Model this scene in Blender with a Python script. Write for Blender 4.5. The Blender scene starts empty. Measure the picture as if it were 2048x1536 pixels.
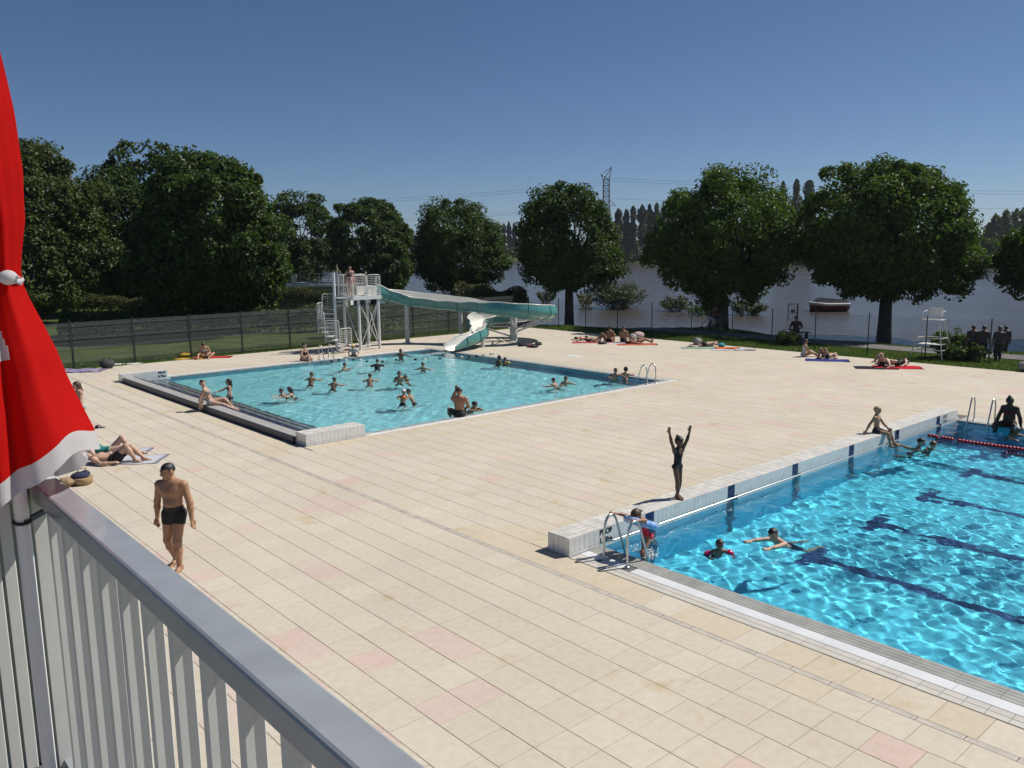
import bpy, bmesh, math, random
import numpy as np
from mathutils import Vector, Matrix

# ------------------------------------------------------------------ camera, world, sun, exposure
S = bpy.context.scene
COL = S.collection
EYE = 5.2
F_PX, PITCH, ROLL, YAW = 1658.96, 0.160248, 0.0130886, -0.71673
def cam_axes():
    cp, sp = math.cos(PITCH), math.sin(PITCH)
    fw = np.array([0, cp, -sp]); r = np.array([1., 0, 0]); d = np.cross(fw, r)
    cr, sr = math.cos(ROLL), math.sin(ROLL)
    r, d = cr*r + sr*d, -sr*r + cr*d
    cy, sy = math.cos(YAW), math.sin(YAW)
    Z = np.array([[cy, -sy, 0], [sy, cy, 0], [0, 0, 1]])
    return Z @ r, Z @ d, Z @ fw
CR, CD, CF = cam_axes()
cd = bpy.data.cameras.new('camera'); cam = bpy.data.objects.new('camera', cd); COL.objects.link(cam)
cd.sensor_width = 36; cd.lens = F_PX/2048*36; cd.clip_start = 0.05; cd.clip_end = 6000
cam.matrix_world = Matrix(((CR[0], -CD[0], -CF[0], 0), (CR[1], -CD[1], -CF[1], 0), (CR[2], -CD[2], -CF[2], EYE), (0, 0, 0, 1)))
S.camera = cam
def gp(u, v, z=0.0):                      # photo pixel -> point on the horizontal plane z
    dr = CF + CR*(u-1024)/F_PX + CD*(v-768)/F_PX
    t = (z-EYE)/dr[2]
    return np.array([0, 0, EYE]) + t*dr

SUN_H = np.array([0.76, -0.31]); SUN_EL = math.atan2(1.0, float(np.hypot(*SUN_H)))
w = bpy.data.worlds.new('World'); S.world = w; w.use_nodes = True
nt = w.node_tree; bg = nt.nodes['Background']
sky = nt.nodes.new('ShaderNodeTexSky'); sky.sky_type = 'NISHITA'; sky.sun_disc = False
sky.sun_elevation = SUN_EL
sky.sun_rotation = math.atan2(SUN_H[0], SUN_H[1])
sky.air_density = 0.7; sky.dust_density = 0.2; sky.ozone_density = 7.5; sky.altitude = 50
nt.links.new(sky.outputs[0], bg.inputs[0]); bg.inputs[1].default_value = 0.063
sl = bpy.data.lights.new('sun', 'SUN'); sun = bpy.data.objects.new('sun', sl); COL.objects.link(sun)
sl.energy = 5.0; sl.angle = math.radians(0.53); sl.color = (1.0, 0.95, 0.87)
sv = Vector((SUN_H[0], SUN_H[1], 1)).normalized()
sun.rotation_euler = sv.to_track_quat('Z', 'Y').to_euler(); sun.location = (20, 10, 40)
sl.cycles.is_caustics_light = True
S.view_settings.view_transform = 'Standard'; S.view_settings.look = 'None'
S.view_settings.gamma = 1.0; S.view_settings.use_curve_mapping = False
S.view_settings.exposure = 0.10
S.render.engine = 'CYCLES'
cy = S.cycles
cy.use_denoising = True; cy.denoiser = 'OPENIMAGEDENOISE'
cy.use_adaptive_sampling = True; cy.adaptive_threshold = 0.02
cy.max_bounces = 8; cy.transparent_max_bounces = 12; cy.diffuse_bounces = 3; cy.glossy_bounces = 3; cy.transmission_bounces = 5
cy.caustics_reflective = False; cy.caustics_refractive = True; cy.sample_clamp_indirect = 6.0; cy.blur_glossy = 0.5

# ------------------------------------------------------------------ helpers
R = random.Random(7)
RN = np.random.default_rng(11)
MATS = {}
def nodes_of(m):
    m.use_nodes = True
    return m.node_tree, m.node_tree.nodes['Principled BSDF']
def mat(name, col, rough=0.6, metal=0.0, var=0.0, scale=4.0, bump=0.0, bscale=40.0, spec=0.5, col2=None, attr=False, coord='Object', detail=4.0, coat=0.0, sub=0.0):
    """procedural principled: noise between col and col2 (or darker/lighter col), optional fine bump, optional 'tint' attribute"""
    if name in MATS: return MATS[name]
    m = bpy.data.materials.new(name); t, b = nodes_of(m); N, L = t.nodes, t.links
    b.inputs['Roughness'].default_value = rough; b.inputs['Metallic'].default_value = metal
    b.inputs['Specular IOR Level'].default_value = spec
    if coat: b.inputs['Coat Weight'].default_value = coat
    c = (*col, 1)
    out = None
    tc = N.new('ShaderNodeTexCoord'); geo = N.new('ShaderNodeNewGeometry')
    vec = geo.outputs['Position'] if coord == 'World' else tc.outputs['Object']
    if attr:
        a = N.new('ShaderNodeAttribute'); a.attribute_name = 'tint'; out = a.outputs['Color']
    if var or col2:
        n = N.new('ShaderNodeTexNoise'); n.inputs['Scale'].default_value = scale; n.inputs['Detail'].default_value = detail
        L.new(vec, n.inputs['Vector'])
        if col2:
            rp = N.new('ShaderNodeValToRGB'); rp.color_ramp.elements[0].position = .35; rp.color_ramp.elements[1].position = .65
            rp.color_ramp.elements[0].color = c; rp.color_ramp.elements[1].color = (*col2, 1)
            L.new(n.outputs[0], rp.inputs[0]); cur = rp.outputs[0]
        else:
            mr = N.new('ShaderNodeMapRange'); mr.inputs[1].default_value = .3; mr.inputs[2].default_value = .7
            mr.inputs[3].default_value = 1-var; mr.inputs[4].default_value = 1+var
            L.new(n.outputs[0], mr.inputs[0])
            hs = N.new('ShaderNodeMix'); hs.data_type = 'RGBA'; hs.blend_type = 'MULTIPLY'; hs.inputs[0].default_value = 1
            hs.inputs[6].default_value = c
            cb = N.new('ShaderNodeCombineColor')
            for i in range(3): L.new(mr.outputs[0], cb.inputs[i])
            L.new(cb.outputs[0], hs.inputs[7]); cur = hs.outputs[2]
        if out is not None:
            mx = N.new('ShaderNodeMix'); mx.data_type = 'RGBA'; mx.blend_type = 'MULTIPLY'; mx.inputs[0].default_value = 1
            L.new(cur, mx.inputs[6]); L.new(out, mx.inputs[7]); out = mx.outputs[2]
        else: out = cur
    if out is not None: L.new(out, b.inputs['Base Color'])
    else: b.inputs['Base Color'].default_value = c
    if bump:
        n2 = N.new('ShaderNodeTexNoise'); n2.inputs['Scale'].default_value = bscale; n2.inputs['Detail'].default_value = 3
        L.new(vec, n2.inputs['Vector'])
        bp = N.new('ShaderNodeBump'); bp.inputs['Strength'].default_value = bump; bp.inputs['Distance'].default_value = .02
        L.new(n2.outputs[0], bp.inputs['Height']); L.new(bp.outputs[0], b.inputs['Normal'])
    MATS[name] = m
    return m

WL = {}                                    # object name -> world location (roots are never rotated unless noted)
def wl(o): return WL.get(o.name, np.zeros(3))
def tag(o, label=None, cat=None, group=None, kind=None):
    if label: o['label'] = label
    if cat: o['category'] = cat
    if group: o['group'] = group
    if kind: o['kind'] = kind
    return o
def thing(name, label, cat, loc=(0, 0, 0), group=None, kind=None):
    o = bpy.data.objects.new(name, None); COL.objects.link(o); o.empty_display_size = .1
    o.location = loc; WL[o.name] = np.array(loc, float)
    return tag(o, label, cat, group, kind)
def mesh_np(name, V, Fc, smooth=False, tint=None):
    """V (n,3) array; Fc: (m,k) int array or list of faces"""
    me = bpy.data.meshes.new(name)
    V = np.asarray(V, np.float32)
    if isinstance(Fc, np.ndarray):
        m, k = Fc.shape
        me.vertices.add(len(V)); me.vertices.foreach_set('co', V.ravel())
        me.loops.add(m*k); me.loops.foreach_set('vertex_index', Fc.astype(np.int32).ravel())
        me.polygons.add(m); me.polygons.foreach_set('loop_start', np.arange(0, m*k, k, dtype=np.int32))
        me.update(calc_edges=True)
    else:
        me.from_pydata(V.tolist(), [], [list(map(int, f)) for f in Fc]); me.update()
    me.polygons.foreach_set('use_smooth', np.full(len(me.polygons), smooth, bool))
    if tint is not None:
        a = me.attributes.new('tint', 'FLOAT_COLOR', 'POINT')
        tt = np.ones((len(V), 4), np.float32); tt[:, :3] = tint; a.data.foreach_set('color', tt.ravel())
    return me
def link(name, me, m=None, parent=None, loc=None):
    o = bpy.data.objects.new(name, me); COL.objects.link(o)
    if m is not None and me is not None and len(me.materials) == 0: me.materials.append(m)
    if parent is not None: o.parent = parent
    if loc is not None: o.location = loc
    base = wl(parent) if parent is not None else np.zeros(3)
    WL[o.name] = base + (np.array(loc, float) if loc is not None else 0)
    return o
def frame_of(d):
    d = np.asarray(d, float); d = d/np.linalg.norm(d)
    h = np.array([0, 0, 1.]) if abs(d[2]) < .95 else np.array([1., 0, 0])
    a = np.cross(h, d); a /= np.linalg.norm(a)
    return a, np.cross(d, a), d
class MB:
    """collects shapes in world coordinates; build() makes ONE mesh object"""
    def __init__(s): s.v = []; s.f = []; s.sm = []; s.mi = []; s.cur = 0
    def add(s, V, Fs, smooth=False):
        b = len(s.v); s.v += [tuple(map(float, p)) for p in V]
        for f in Fs: s.f.append([b+i for i in f]); s.sm.append(smooth); s.mi.append(s.cur)
        return s
    def box(s, x0, x1, y0, y1, z0, z1, bottom=True):
        V = [(x0, y0, z0), (x1, y0, z0), (x1, y1, z0), (x0, y1, z0), (x0, y0, z1), (x1, y0, z1), (x1, y1, z1), (x0, y1, z1)]
        Fs = [(4, 5, 6, 7), (0, 1, 5, 4), (1, 2, 6, 5), (2, 3, 7, 6), (3, 0, 4, 7)]
        if bottom: Fs.append((3, 2, 1, 0))
        return s.add(V, Fs)
    def bbox(s, x0, x1, y0, y1, z0, z1, b=.01):     # box with chamfered top edges
        V = [(x0, y0, z0), (x1, y0, z0), (x1, y1, z0), (x0, y1, z0), (x0, y0, z1-b), (x1, y0, z1-b), (x1, y1, z1-b), (x0, y1, z1-b),
             (x0+b, y0+b, z1), (x1-b, y0+b, z1), (x1-b, y1-b, z1), (x0+b, y1-b, z1)]
        return s.add(V, [(3, 2, 1, 0), (8, 9, 10, 11)] + [(i, (i+1) % 4, 4+(i+1) % 4, 4+i) for i in range(4)] + [(4+i, 4+(i+1) % 4, 8+(i+1) % 4, 8+i) for i in range(4)])
    def obox(s, c, ax, ay, az, hx, hy, hz):
        c, ax, ay, az = map(np.asarray, (c, ax, ay, az))
        V = [c+ax*i*hx+ay*j*hy+az*k*hz for k in (-1, 1) for i, j in ((-1, -1), (1, -1), (1, 1), (-1, 1))]
        return s.add(V, [(3, 2, 1, 0), (4, 5, 6, 7), (0, 1, 5, 4), (1, 2, 6, 5), (2, 3, 7, 6), (3, 0, 4, 7)])
    def bar(s, p, q, w=.02, h=None):
        p, q = np.asarray(p, float), np.asarray(q, float); a, b, d = frame_of(q-p)
        return s.obox((p+q)/2, a, b, d, w/2, (h or w)/2, np.linalg.norm(q-p)/2)
    def tube(s, pts, r, n=8, caps=True, closed=False):
        pts = [np.asarray(p, float) for p in pts]; rs = r if hasattr(r, '__len__') else [r]*len(pts)
        m = len(pts); V = []; Fs = []
        a = None
        for i, p in enumerate(pts):
            if closed: d = pts[(i+1) % m]-pts[i-1]
            else: d = pts[min(i+1, m-1)]-pts[max(i-1, 0)]
            d = d/np.linalg.norm(d)
            if a is None: a, b, _ = frame_of(d)
            a = a-d*(a@d); a /= np.linalg.norm(a); b = np.cross(d, a)
            for k in range(n):
                t = 2*math.pi*k/n; V.append(p+rs[i]*(math.cos(t)*a+math.sin(t)*b))
        for i in range(m if closed else m-1):
            for k in range(n):
                j = (i+1) % m
                Fs.append((i*n+k, i*n+(k+1) % n, j*n+(k+1) % n, j*n+k))
        s.add(V, Fs, True)
        if caps and not closed:
            s.add(V[:n], [tuple(range(n))[::-1]]); s.add(V[-n:], [tuple(range(n))])
        return s
    def lathe(s, prof, c=(0, 0, 0), n=24, smooth=True):
        V = []; Fs = []
        for r, z in prof:
            for k in range(n):
                t = 2*math.pi*k/n; V.append((c[0]+r*math.cos(t), c[1]+r*math.sin(t), c[2]+z))
        for i in range(len(prof)-1):
            for k in range(n): Fs.append((i*n+k, i*n+(k+1) % n, (i+1)*n+(k+1) % n, (i+1)*n+k))
        return s.add(V, Fs, smooth)
    def ell(s, c, rx, ry, rz, n=12, m=8):
        prof = [(math.sin(math.pi*i/m), -math.cos(math.pi*i/m)) for i in range(m+1)]
        V = []; Fs = []
        for r, z in prof:
            for k in range(n):
                t = 2*math.pi*k/n; V.append((c[0]+rx*r*math.cos(t), c[1]+ry*r*math.sin(t), c[2]+rz*z))
        for i in range(m):
            for k in range(n): Fs.append((i*n+k, i*n+(k+1) % n, (i+1)*n+(k+1) % n, (i+1)*n+k))
        return s.add(V, Fs, True)
    def quad(s, a, b, c, d): return s.add([a, b, c, d], [(0, 1, 2, 3)])
    def build(s, name, m, parent=None, loc=None):
        base = wl(parent) if parent is not None else np.zeros(3)
        off = base + (np.array(loc, float) if loc is not None else 0)
        me = bpy.data.meshes.new(name)
        me.from_pydata((np.array(s.v)-off).tolist(), [], s.f)
        me.polygons.foreach_set('use_smooth', np.array(s.sm, bool))
        for x in (m if isinstance(m, (list, tuple)) else [m]): me.materials.append(x)
        if any(s.mi): me.polygons.foreach_set('material_index', np.array(s.mi, np.int32))
        me.validate(); me.update()
        return link(name, me, None, parent, loc)
def one(name, mb, m, label, cat, loc, group=None):
    return tag(mb.build(name, m, None, loc), label, cat, group)
def copy_tree(o, loc, parent=None, label=None):
    c = o.copy(); COL.objects.link(c); c.parent = parent
    if loc is not None: c.location = loc
    WL[c.name] = (wl(parent) if parent is not None else 0) + np.array(c.location)
    if label: c['label'] = label
    for ch in o.children: copy_tree(ch, None, c)
    return c

# ------------------------------------------------------------------ materials of the setting
def deck_mat():
    m = bpy.data.materials.new('deck_tile'); t, b = nodes_of(m); N, L = t.nodes, t.links
    a = N.new('ShaderNodeAttribute'); a.attribute_name = 'tint'
    g = N.new('ShaderNodeNewGeometry')
    def mul(cur, scale, lo, hi, p0, p1, colr=None, detail=4, rough=.55):
        n = N.new('ShaderNodeTexNoise'); n.inputs['Scale'].default_value = scale; n.inputs['Detail'].default_value = detail
        n.inputs['Roughness'].default_value = rough
        L.new(g.outputs['Position'], n.inputs['Vector'])
        r = N.new('ShaderNodeValToRGB'); r.color_ramp.elements[0].position = p0; r.color_ramp.elements[1].position = p1
        r.color_ramp.elements[0].color = (*lo, 1); r.color_ramp.elements[1].color = (*hi, 1)
        L.new(n.outputs[0], r.inputs[0])
        x = N.new('ShaderNodeMix'); x.data_type = 'RGBA'; x.blend_type = 'MULTIPLY'; x.inputs[0].default_value = 1
        L.new(cur, x.inputs[6]); L.new(r.outputs[0], x.inputs[7]); return x.outputs[2]
    c = mul(a.outputs['Color'], .35, (.95, .945, .94), (1.02, 1.02, 1.02), .35, .65)
    c = mul(c, 1.15, (.90, .83, .68), (1, 1, 1), .25, .36, detail=2)            # ochre water stains
    c = mul(c, 9., (.93, .92, .9), (1.03, 1.03, 1.03), .3, .7)
    c = mul(c, 130., (.84, .84, .84), (1.1, 1.1, 1.1), .3, .7, detail=2)
    L.new(c, b.inputs['Base Color']); b.inputs['Roughness'].default_value = .82; b.inputs['Specular IOR Level'].default_value = .25
    n = N.new('ShaderNodeTexNoise'); n.inputs['Scale'].default_value = 90; L.new(g.outputs['Position'], n.inputs['Vector'])
    bp = N.new('ShaderNodeBump'); bp.inputs['Strength'].default_value = .25; bp.inputs['Distance'].default_value = .004
    L.new(n.outputs[0], bp.inputs['Height']); L.new(bp.outputs[0], b.inputs['Normal'])
    return m
M_DECK = deck_mat()
M_JOINT = mat('joint_mortar', (.21, .195, .185), .9, var=.5, scale=1.3, coord='World')
M_GUT = mat('grey_edge_tile', (.30, .30, .28), .5, var=.18, scale=3, coord='World', bump=.1)
M_WGRATE = mat('white_overflow_grate', (.62, .63, .64), .4, var=.06, scale=2)
M_OFFT = mat('offwhite_border_tile', (.50, .475, .42), .5, var=.08, scale=3, coord='World')
M_WTILE = mat('white_glazed_tile', (.70, .70, .69), .18, var=.07, scale=5, coord='World')
M_NAVY = mat('navy_glazed_tile', (.012, .018, .085), .2, var=.3, scale=6, coord='World')
M_NAVYD = mat('navy_bench_tile', (.022, .023, .045), .45, var=.4, scale=4, coord='World')
M_COPE = mat('worn_coping_tile', (.54, .52, .48), .6, var=.16, scale=5, coord='World', bump=.12)
M_TREAD = mat('grey_step_tile', (.34, .33, .31), .6, var=.12, scale=5, coord='World')
M_GROUT = mat('dark_grout', (.12, .115, .11), .9)
M_STEEL = mat('brushed_stainless', (.55, .55, .54), .34, 1.0)
M_WPAINT = mat('white_paint', (.66, .66, .64), .45, var=.08, scale=6, bump=.03)

# ------------------------------------------------------------------ pool deck: drain, slabs, tiles
BX0, BX1, BY0, BY1 = 9.58, 26.45, -17.0, 9.50        # big pool incl. border; bench wall sits north of it
TX0, TX1, TY0, TY1 = 10.12, 26.55, 20.22, 36.92      # teaching pool incl. border
DX1, DY1 = 37.7, 41.75
DX0, DY0 = 0.9, -17.0
holes = [(BX0, BX1+.45, BY0, 10.12), (TX0, TX1, TY0, TY1)]
deck = tag(link('pool_deck', None), kind='structure'); 
def solid_minus(holes, x0, x1, y0, y1):
    xs = sorted({x0, x1, *[h[0] for h in holes], *[h[1] for h in holes]}); ys = sorted({y0, y1, *[h[2] for h in holes], *[h[3] for h in holes]})
    xs = [x for x in xs if x0 <= x <= x1]; ys = [y for y in ys if y0 <= y <= y1]
    out = []
    for a, b in zip(xs, xs[1:]):
        for c, d in zip(ys, ys[1:]):
            mx, my = (a+b)/2, (c+d)/2
            if not any(h[0] < mx < h[1] and h[2] < my < h[3] for h in holes): out.append((a, b, c, d))
    return out
mb = MB()
for a, b, c, d in solid_minus(holes, DX0, DX1, DY0, DY1): mb.box(a, b, c, d, -.45, -.011)
mb.build('bedding', M_JOINT, deck)
TINTS = [(.545, .492, .405), (.555, .502, .415), (.535, .485, .40), (.545, .49, .395), (.565, .512, .425)]
OCHRE = [(.54, .472, .36), (.545, .48, .37), (.53, .465, .355)]
PINK = [(.56, .445, .385), (.565, .46, .40), (.56, .47, .405)]
def sub_rect(t, h):
    x0, x1, y0, y1 = t
    if x1 <= h[0] or x0 >= h[1] or y1 <= h[2] or y0 >= h[3]: return [t]
    out = []
    if x0 < h[0]: out.append((x0, h[0], y0, y1))
    if x1 > h[1]: out.append((h[1], x1, y0, y1))
    a, b = max(x0, h[0]), min(x1, h[1])
    if y0 < h[2]: out.append((a, b, y0, h[2]))
    if y1 > h[3]: out.append((a, b, h[3], y1))
    return out
cols = []
x = 8.89
while x > DX0: cols.append((max(x-.495, DX0), x)); x -= .495
cols.append((8.99, 9.57))
x = 9.57
while x < DX1: cols.append((x, min(x+.5, DX1))); x += .5
tiles = []
pinkn = lambda x, y: math.sin(x*1.1+y*.35)+math.sin(y*1.0-x*.3+1)+math.sin(x*.23+2)
for ci, (a, b) in enumerate(cols):
    off = R.choice([0, 0, 0, 0, 0, 0, .255])
    y = DY0-off
    while y < DY1:
        c, d = max(y, DY0), min(y+.51, DY1)
        rs = [(a, b, c, d)]
        for h in holes: rs = [q for r_ in rs for q in sub_rect(r_, h)]
        near_ = 2.5 < a < 8.6 and 3 < y < 15
        pk = R.random() < ((.42 if pinkn(a, y) > .6 else .05) if near_ else (.28 if pinkn(a, y) > 1.35 else .02))
        for q in rs:
            if q[1]-q[0] > .05 and q[3]-q[2] > .05: tiles.append((q, pk))
        y += .51
def seen(q):
    c = np.array([(q[0]+q[1])/2, (q[2]+q[3])/2, 0])-np.array([0, 0, EYE]); z = c@CF
    if z < 1: return 1e9
    u, v = 1024+F_PX*(c@CR)/z, 768+F_PX*(c@CD)/z
    if not (-60 < u < 2110 and v < 1600): return 1e9
    if u < 860 and v > 960+(u-60)*.73: return 1e9          # behind the railing
    return z
tiles.sort(key=lambda t: seen(t[0]))
def tile_geo(q, z):
    j = .0023
    x0, x1, y0, y1 = q[0]+j, q[1]-j, q[2]+j, q[3]-j; b = .004
    V = [(x0, y0, -.0105), (x1, y0, -.0105), (x1, y1, -.0105), (x0, y1, -.0105), (x0, y0, z-b), (x1, y0, z-b), (x1, y1, z-b), (x0, y1, z-b),
         (x0+b, y0+b, z), (x1-b, y0+b, z), (x1-b, y1-b, z), (x0+b, y1-b, z)]
    return V
TF = [(8, 9, 10, 11)] + [(i, (i+1) % 4, 4+(i+1) % 4, 4+i) for i in range(4)] + [(4+i, 4+(i+1) % 4, 8+(i+1) % 4, 8+i) for i in range(4)]
def ochre(q):
    cx, cy_ = (q[0]+q[1])/2, (q[2]+q[3])/2
    if 8.95 < cx < 9.6 and cy_ < 12: return R.random() < .9
    d = min(max(h[0]-cx, cx-h[1], h[2]-cy_, cy_-h[3]) for h in holes)
    return R.random() < (.85 if d < .5 else .12 if d < 1.3 else 0)
cache = {}
NT = 300
for q, pk in tiles[:NT]:
    oc = ochre(q); pal = PINK if pk and not oc else OCHRE if oc else TINTS; pk = (pk and not oc)+2*oc
    jz = R.choice([0, .0008, -.0008]); ti = R.choice(range(len(pal)))
    key = (round(q[1]-q[0], 3), round(q[3]-q[2], 3), pk, ti, jz)
    if key not in cache:
        w_, h_ = (q[1]-q[0])/2, (q[3]-q[2])/2
        cache[key] = mesh_np('paving_tile', tile_geo((-w_, w_, -h_, h_), jz), TF, tint=pal[ti])
        cache[key].materials.append(M_DECK)
    link('paving_tile', cache[key], None, deck, ((q[0]+q[1])/2, (q[2]+q[3])/2, 0))
V = []; Fs = []; TT = []
for q, pk in tiles[NT:]:
    b = len(V); V += tile_geo(q, R.choice([0, .0008, -.0008])); tc = R.choice(OCHRE if ochre(q) else PINK if pk else TINTS); TT += [tc]*12
    Fs += [tuple(b+i for i in f) for f in TF]
rest = mesh_np('paving_tiles', np.array(V), np.array(Fs), tint=np.array(TT)); rest.materials.append(M_DECK)
tag(link('paving_tiles', rest, None, deck), kind='stuff')
# slotted drain along x = 8.89 .. 8.99
drain = thing('drain_channel', 'long pale slotted drain grate running across the tiled deck', 'drain', (8.94, 10, 0))
M_DR = mat('drain_grate', (.52, .48, .42), .5, .0, var=.15, scale=4, coord='World')
gm = MB(); gm.box(-.047, .047, -.247, -.235, -.010, .001).box(-.047, .047, .235, .247, -.010, .001)
gm.box(-.047, -.041, -.235, .235, -.010, .001).box(.041, .047, -.235, .235, -.010, .001)
for i in range(22):
    y = -.225+i*.0214; gm.box(-.041, .041, y-.0085, y+.0085, -.009, 0, False)
gme = bpy.data.meshes.new('grate'); gme.from_pydata(gm.v, [], gm.f); gme.materials.append(M_DR); gme.update()
y = 2.98-.51*20
k = 0
while y < DY1-.3:
    link('grate', gme, None, drain, (0, y+.255-10, 0)); y += .51; k += 1

# ------------------------------------------------------------------ pool basins and water
def pool_floor_mat(name, col, lineless=False):
    return mat(name, col, .5, var=.10, scale=1.2, coord='World')
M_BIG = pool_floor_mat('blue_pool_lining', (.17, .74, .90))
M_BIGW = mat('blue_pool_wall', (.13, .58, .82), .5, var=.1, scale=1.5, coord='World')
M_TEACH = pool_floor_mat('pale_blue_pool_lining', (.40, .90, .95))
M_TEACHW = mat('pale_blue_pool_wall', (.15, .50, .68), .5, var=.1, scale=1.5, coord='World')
def caus(o): o.cycles.is_caustics_receiver = True; return o
PX0, PX1, PY0, PY1 = 10.40, 25.95, -17.0, 9.58        # big pool water
QX0, QX1, QY0, QY1 = 10.66, 25.75, 20.62, 36.18       # teaching pool water
def basin(name, x0, x1, y0, y1, zf, mf, mw):
    s = tag(link(name, None), kind='structure')
    a = MB().quad((x0, y0, zf), (x1, y0, zf), (x1, y1, zf), (x0, y1, zf)).build('basin_floor', mf, s); caus(a)
    w_ = MB()
    P = [(x0, y0), (x1, y0), (x1, y1), (x0, y1)]
    for i in range(4):
        p, q = P[i], P[(i+1) % 4]
        w_.quad((*q, zf), (*p, zf), (*p, -.03), (*q, -.03))
    caus(w_.build('basin_wall', mw, s))
    return s
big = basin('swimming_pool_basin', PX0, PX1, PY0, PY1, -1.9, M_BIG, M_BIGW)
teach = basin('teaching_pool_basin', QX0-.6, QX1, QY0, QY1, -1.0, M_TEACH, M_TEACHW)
M_LANE = mat('navy_lane_tile', (.02, .045, .15), .4, var=.3, scale=6, coord='World')
for x in (11.78, 14.32, 16.90, 19.48, 22.05, 24.68):
    if x > 12: caus(MB().quad((x-.13, -17, -1.896), (x+.13, -17, -1.896), (x+.13, 7.6, -1.896), (x-.13, 7.6, -1.896)).build('lane_line', M_LANE, big))
    if x > 12: caus(MB().quad((x-.5, 7.6, -1.896), (x+.5, 7.6, -1.896), (x+.5, 7.86, -1.896), (x-.5, 7.86, -1.896)).build('lane_line', M_LANE, big))
    caus(MB().box(x-.13, x+.13, 9.572, 9.579, -1.9, -.05).build('wall_line', M_NAVY, big))

def water_mesh(x0, x1, y0, y1, z, step, amp, seed):
    rg = np.random.default_rng(seed)
    nx, ny = int((x1-x0)/step)+1, int((y1-y0)/step)+1
    X, Y = np.meshgrid(np.linspace(x0, x1, nx), np.linspace(y0, y1, ny), indexing='ij')
    H = np.zeros_like(X)
    for lam, a, nwv in ((2.2, .40, 5), (1.1, .42, 8), (.6, .36, 14), (.34, .25, 20), (.21, .11, 22)):
        for _ in range(nwv):
            th = rg.uniform(0, 2*math.pi); l = lam*rg.uniform(.75, 1.3); kk = 2*math.pi/l
            ph = kk*(X*math.cos(th)+Y*math.sin(th))+rg.uniform(0, 6.28)
            H += a/math.sqrt(nwv)*np.sin(ph+.5*np.sin(ph*.37+rg.uniform(0, 6)))
    # calmer and rougher patches
    env = .75+.35*np.sin(X*.55+1.3*np.sin(Y*.31+seed))*np.sin(Y*.47+seed*1.7)
    H = H*env*amp
    V = np.stack([X, Y, z+H], -1).reshape(-1, 3)
    i = (np.arange(nx-1)[:, None]*ny+np.arange(ny-1)[None, :]).ravel()
    Fc = np.stack([i, i+ny, i+ny+1, i+1], 1)
    return mesh_np('water', V, Fc, True)
def water_mat(name, tint, bumpd, rough=0.0):
    m = bpy.data.materials.new(name); t, b = nodes_of(m); N, L = t.nodes, t.links
    b.inputs['Base Color'].default_value = (*tint, 1); b.inputs['Transmission Weight'].default_value = 1
    b.inputs['IOR'].default_value = 1.33; b.inputs['Roughness'].default_value = rough
    g = N.new('ShaderNodeNewGeometry'); n = N.new('ShaderNodeTexNoise'); n.inputs['Scale'].default_value = 8.5; n.inputs['Detail'].default_value = 3; n.inputs['Distortion'].default_value = .6
    L.new(g.outputs['Position'], n.inputs['Vector'])
    bp = N.new('ShaderNodeBump'); bp.inputs['Strength'].default_value = .5; bp.inputs['Distance'].default_value = bumpd
    L.new(n.outputs[0], bp.inputs['Height']); L.new(bp.outputs[0], b.inputs['Normal'])
    return m
for nm, bx, tint, stp, amp, sd, bd in (('swimming_pool_water', (PX0, PX1, PY0+16, PY1), (.60, .93, 1.0), .032, .0098, 3, .0055), ('teaching_pool_water', (QX0-.02, QX1, QY0, QY1), (.82, .97, 1.0), .05, .012, 5, .03)):
    me = water_mesh(*bx, -.028, stp, amp, sd); o = tag(link(nm, me, water_mat(nm, tint, bd)), kind='structure')
    o.cycles.is_caustics_caster = True

# ------------------------------------------------------------------ pool borders
def seg_run(parent, name, m, axis, a0, a1, c0, c1, step, z0=-.012, z1=0., gap=.006, bev=.004):
    """a row of alike pieces along an axis, sharing one mesh"""
    n = max(1, round((a1-a0)/step)); st = (a1-a0)/n; me = None
    for i in range(n):
        c = a0+st*(i+.5); h = st/2-gap/2
        if me is None:
            q = MB(); w_ = (c1-c0)/2-gap/2
            (q.bbox(-h, h, -w_, w_, z0, z1, bev) if axis == 'x' else q.bbox(-w_, w_, -h, h, z0, z1, bev))
            me = bpy.data.meshes.new(name); me.from_pydata(q.v, [], q.f); me.materials.append(m); me.update()
        mid = (c0+c1)/2
        link(name, me, None, parent, np.array((c, mid, 0) if axis == 'x' else (mid, c, 0))-wl(parent))
def core(parent, *rects, z=-.008):
    q = MB()
    for r_ in rects: q.box(r_[0], r_[1], r_[2], r_[3], -.5, z)
    return q.build('edge_core', M_GROUT, parent)
# big pool: near edge (grey ribbed tiles, white overflow grate, two rows of off-white tiles) and far edge
edge = tag(link('pool_edge', None), kind='structure')
core(edge, (BX0, PX0-.003, -17, 9.57), (PX1+.003, BX1+.45, -17, 10.12))
for k in range(4): seg_run(edge, 'edge_tile', M_GUT, 'y', -4, 9.56, 10.065+k*.0835, 10.065+(k+1)*.0835, .50 if k else .50, z1=.004-.0005*k, gap=.0035)
seg_run(edge, 'overflow_grate', M_WGRATE, 'y', -4, 8.45, 9.835, 10.062, .83, z1=.003, gap=.004)
seg_run(edge, 'overflow_grate', M_WGRATE, 'y', 9.17, 9.56, 9.835, 10.062, .39, z1=.003, gap=.004)
seg_run(edge, 'overflow_grate', M_WGRATE, 'y', 8.66, 9.10, 9.835, 10.062, .44, z1=.003, gap=.004)
for k in range(2): seg_run(edge, 'border_tile', M_OFFT, 'y', -4, 9.56, 9.585+k*.125, 9.585+(k+1)*.125, .25, gap=.005)
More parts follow.
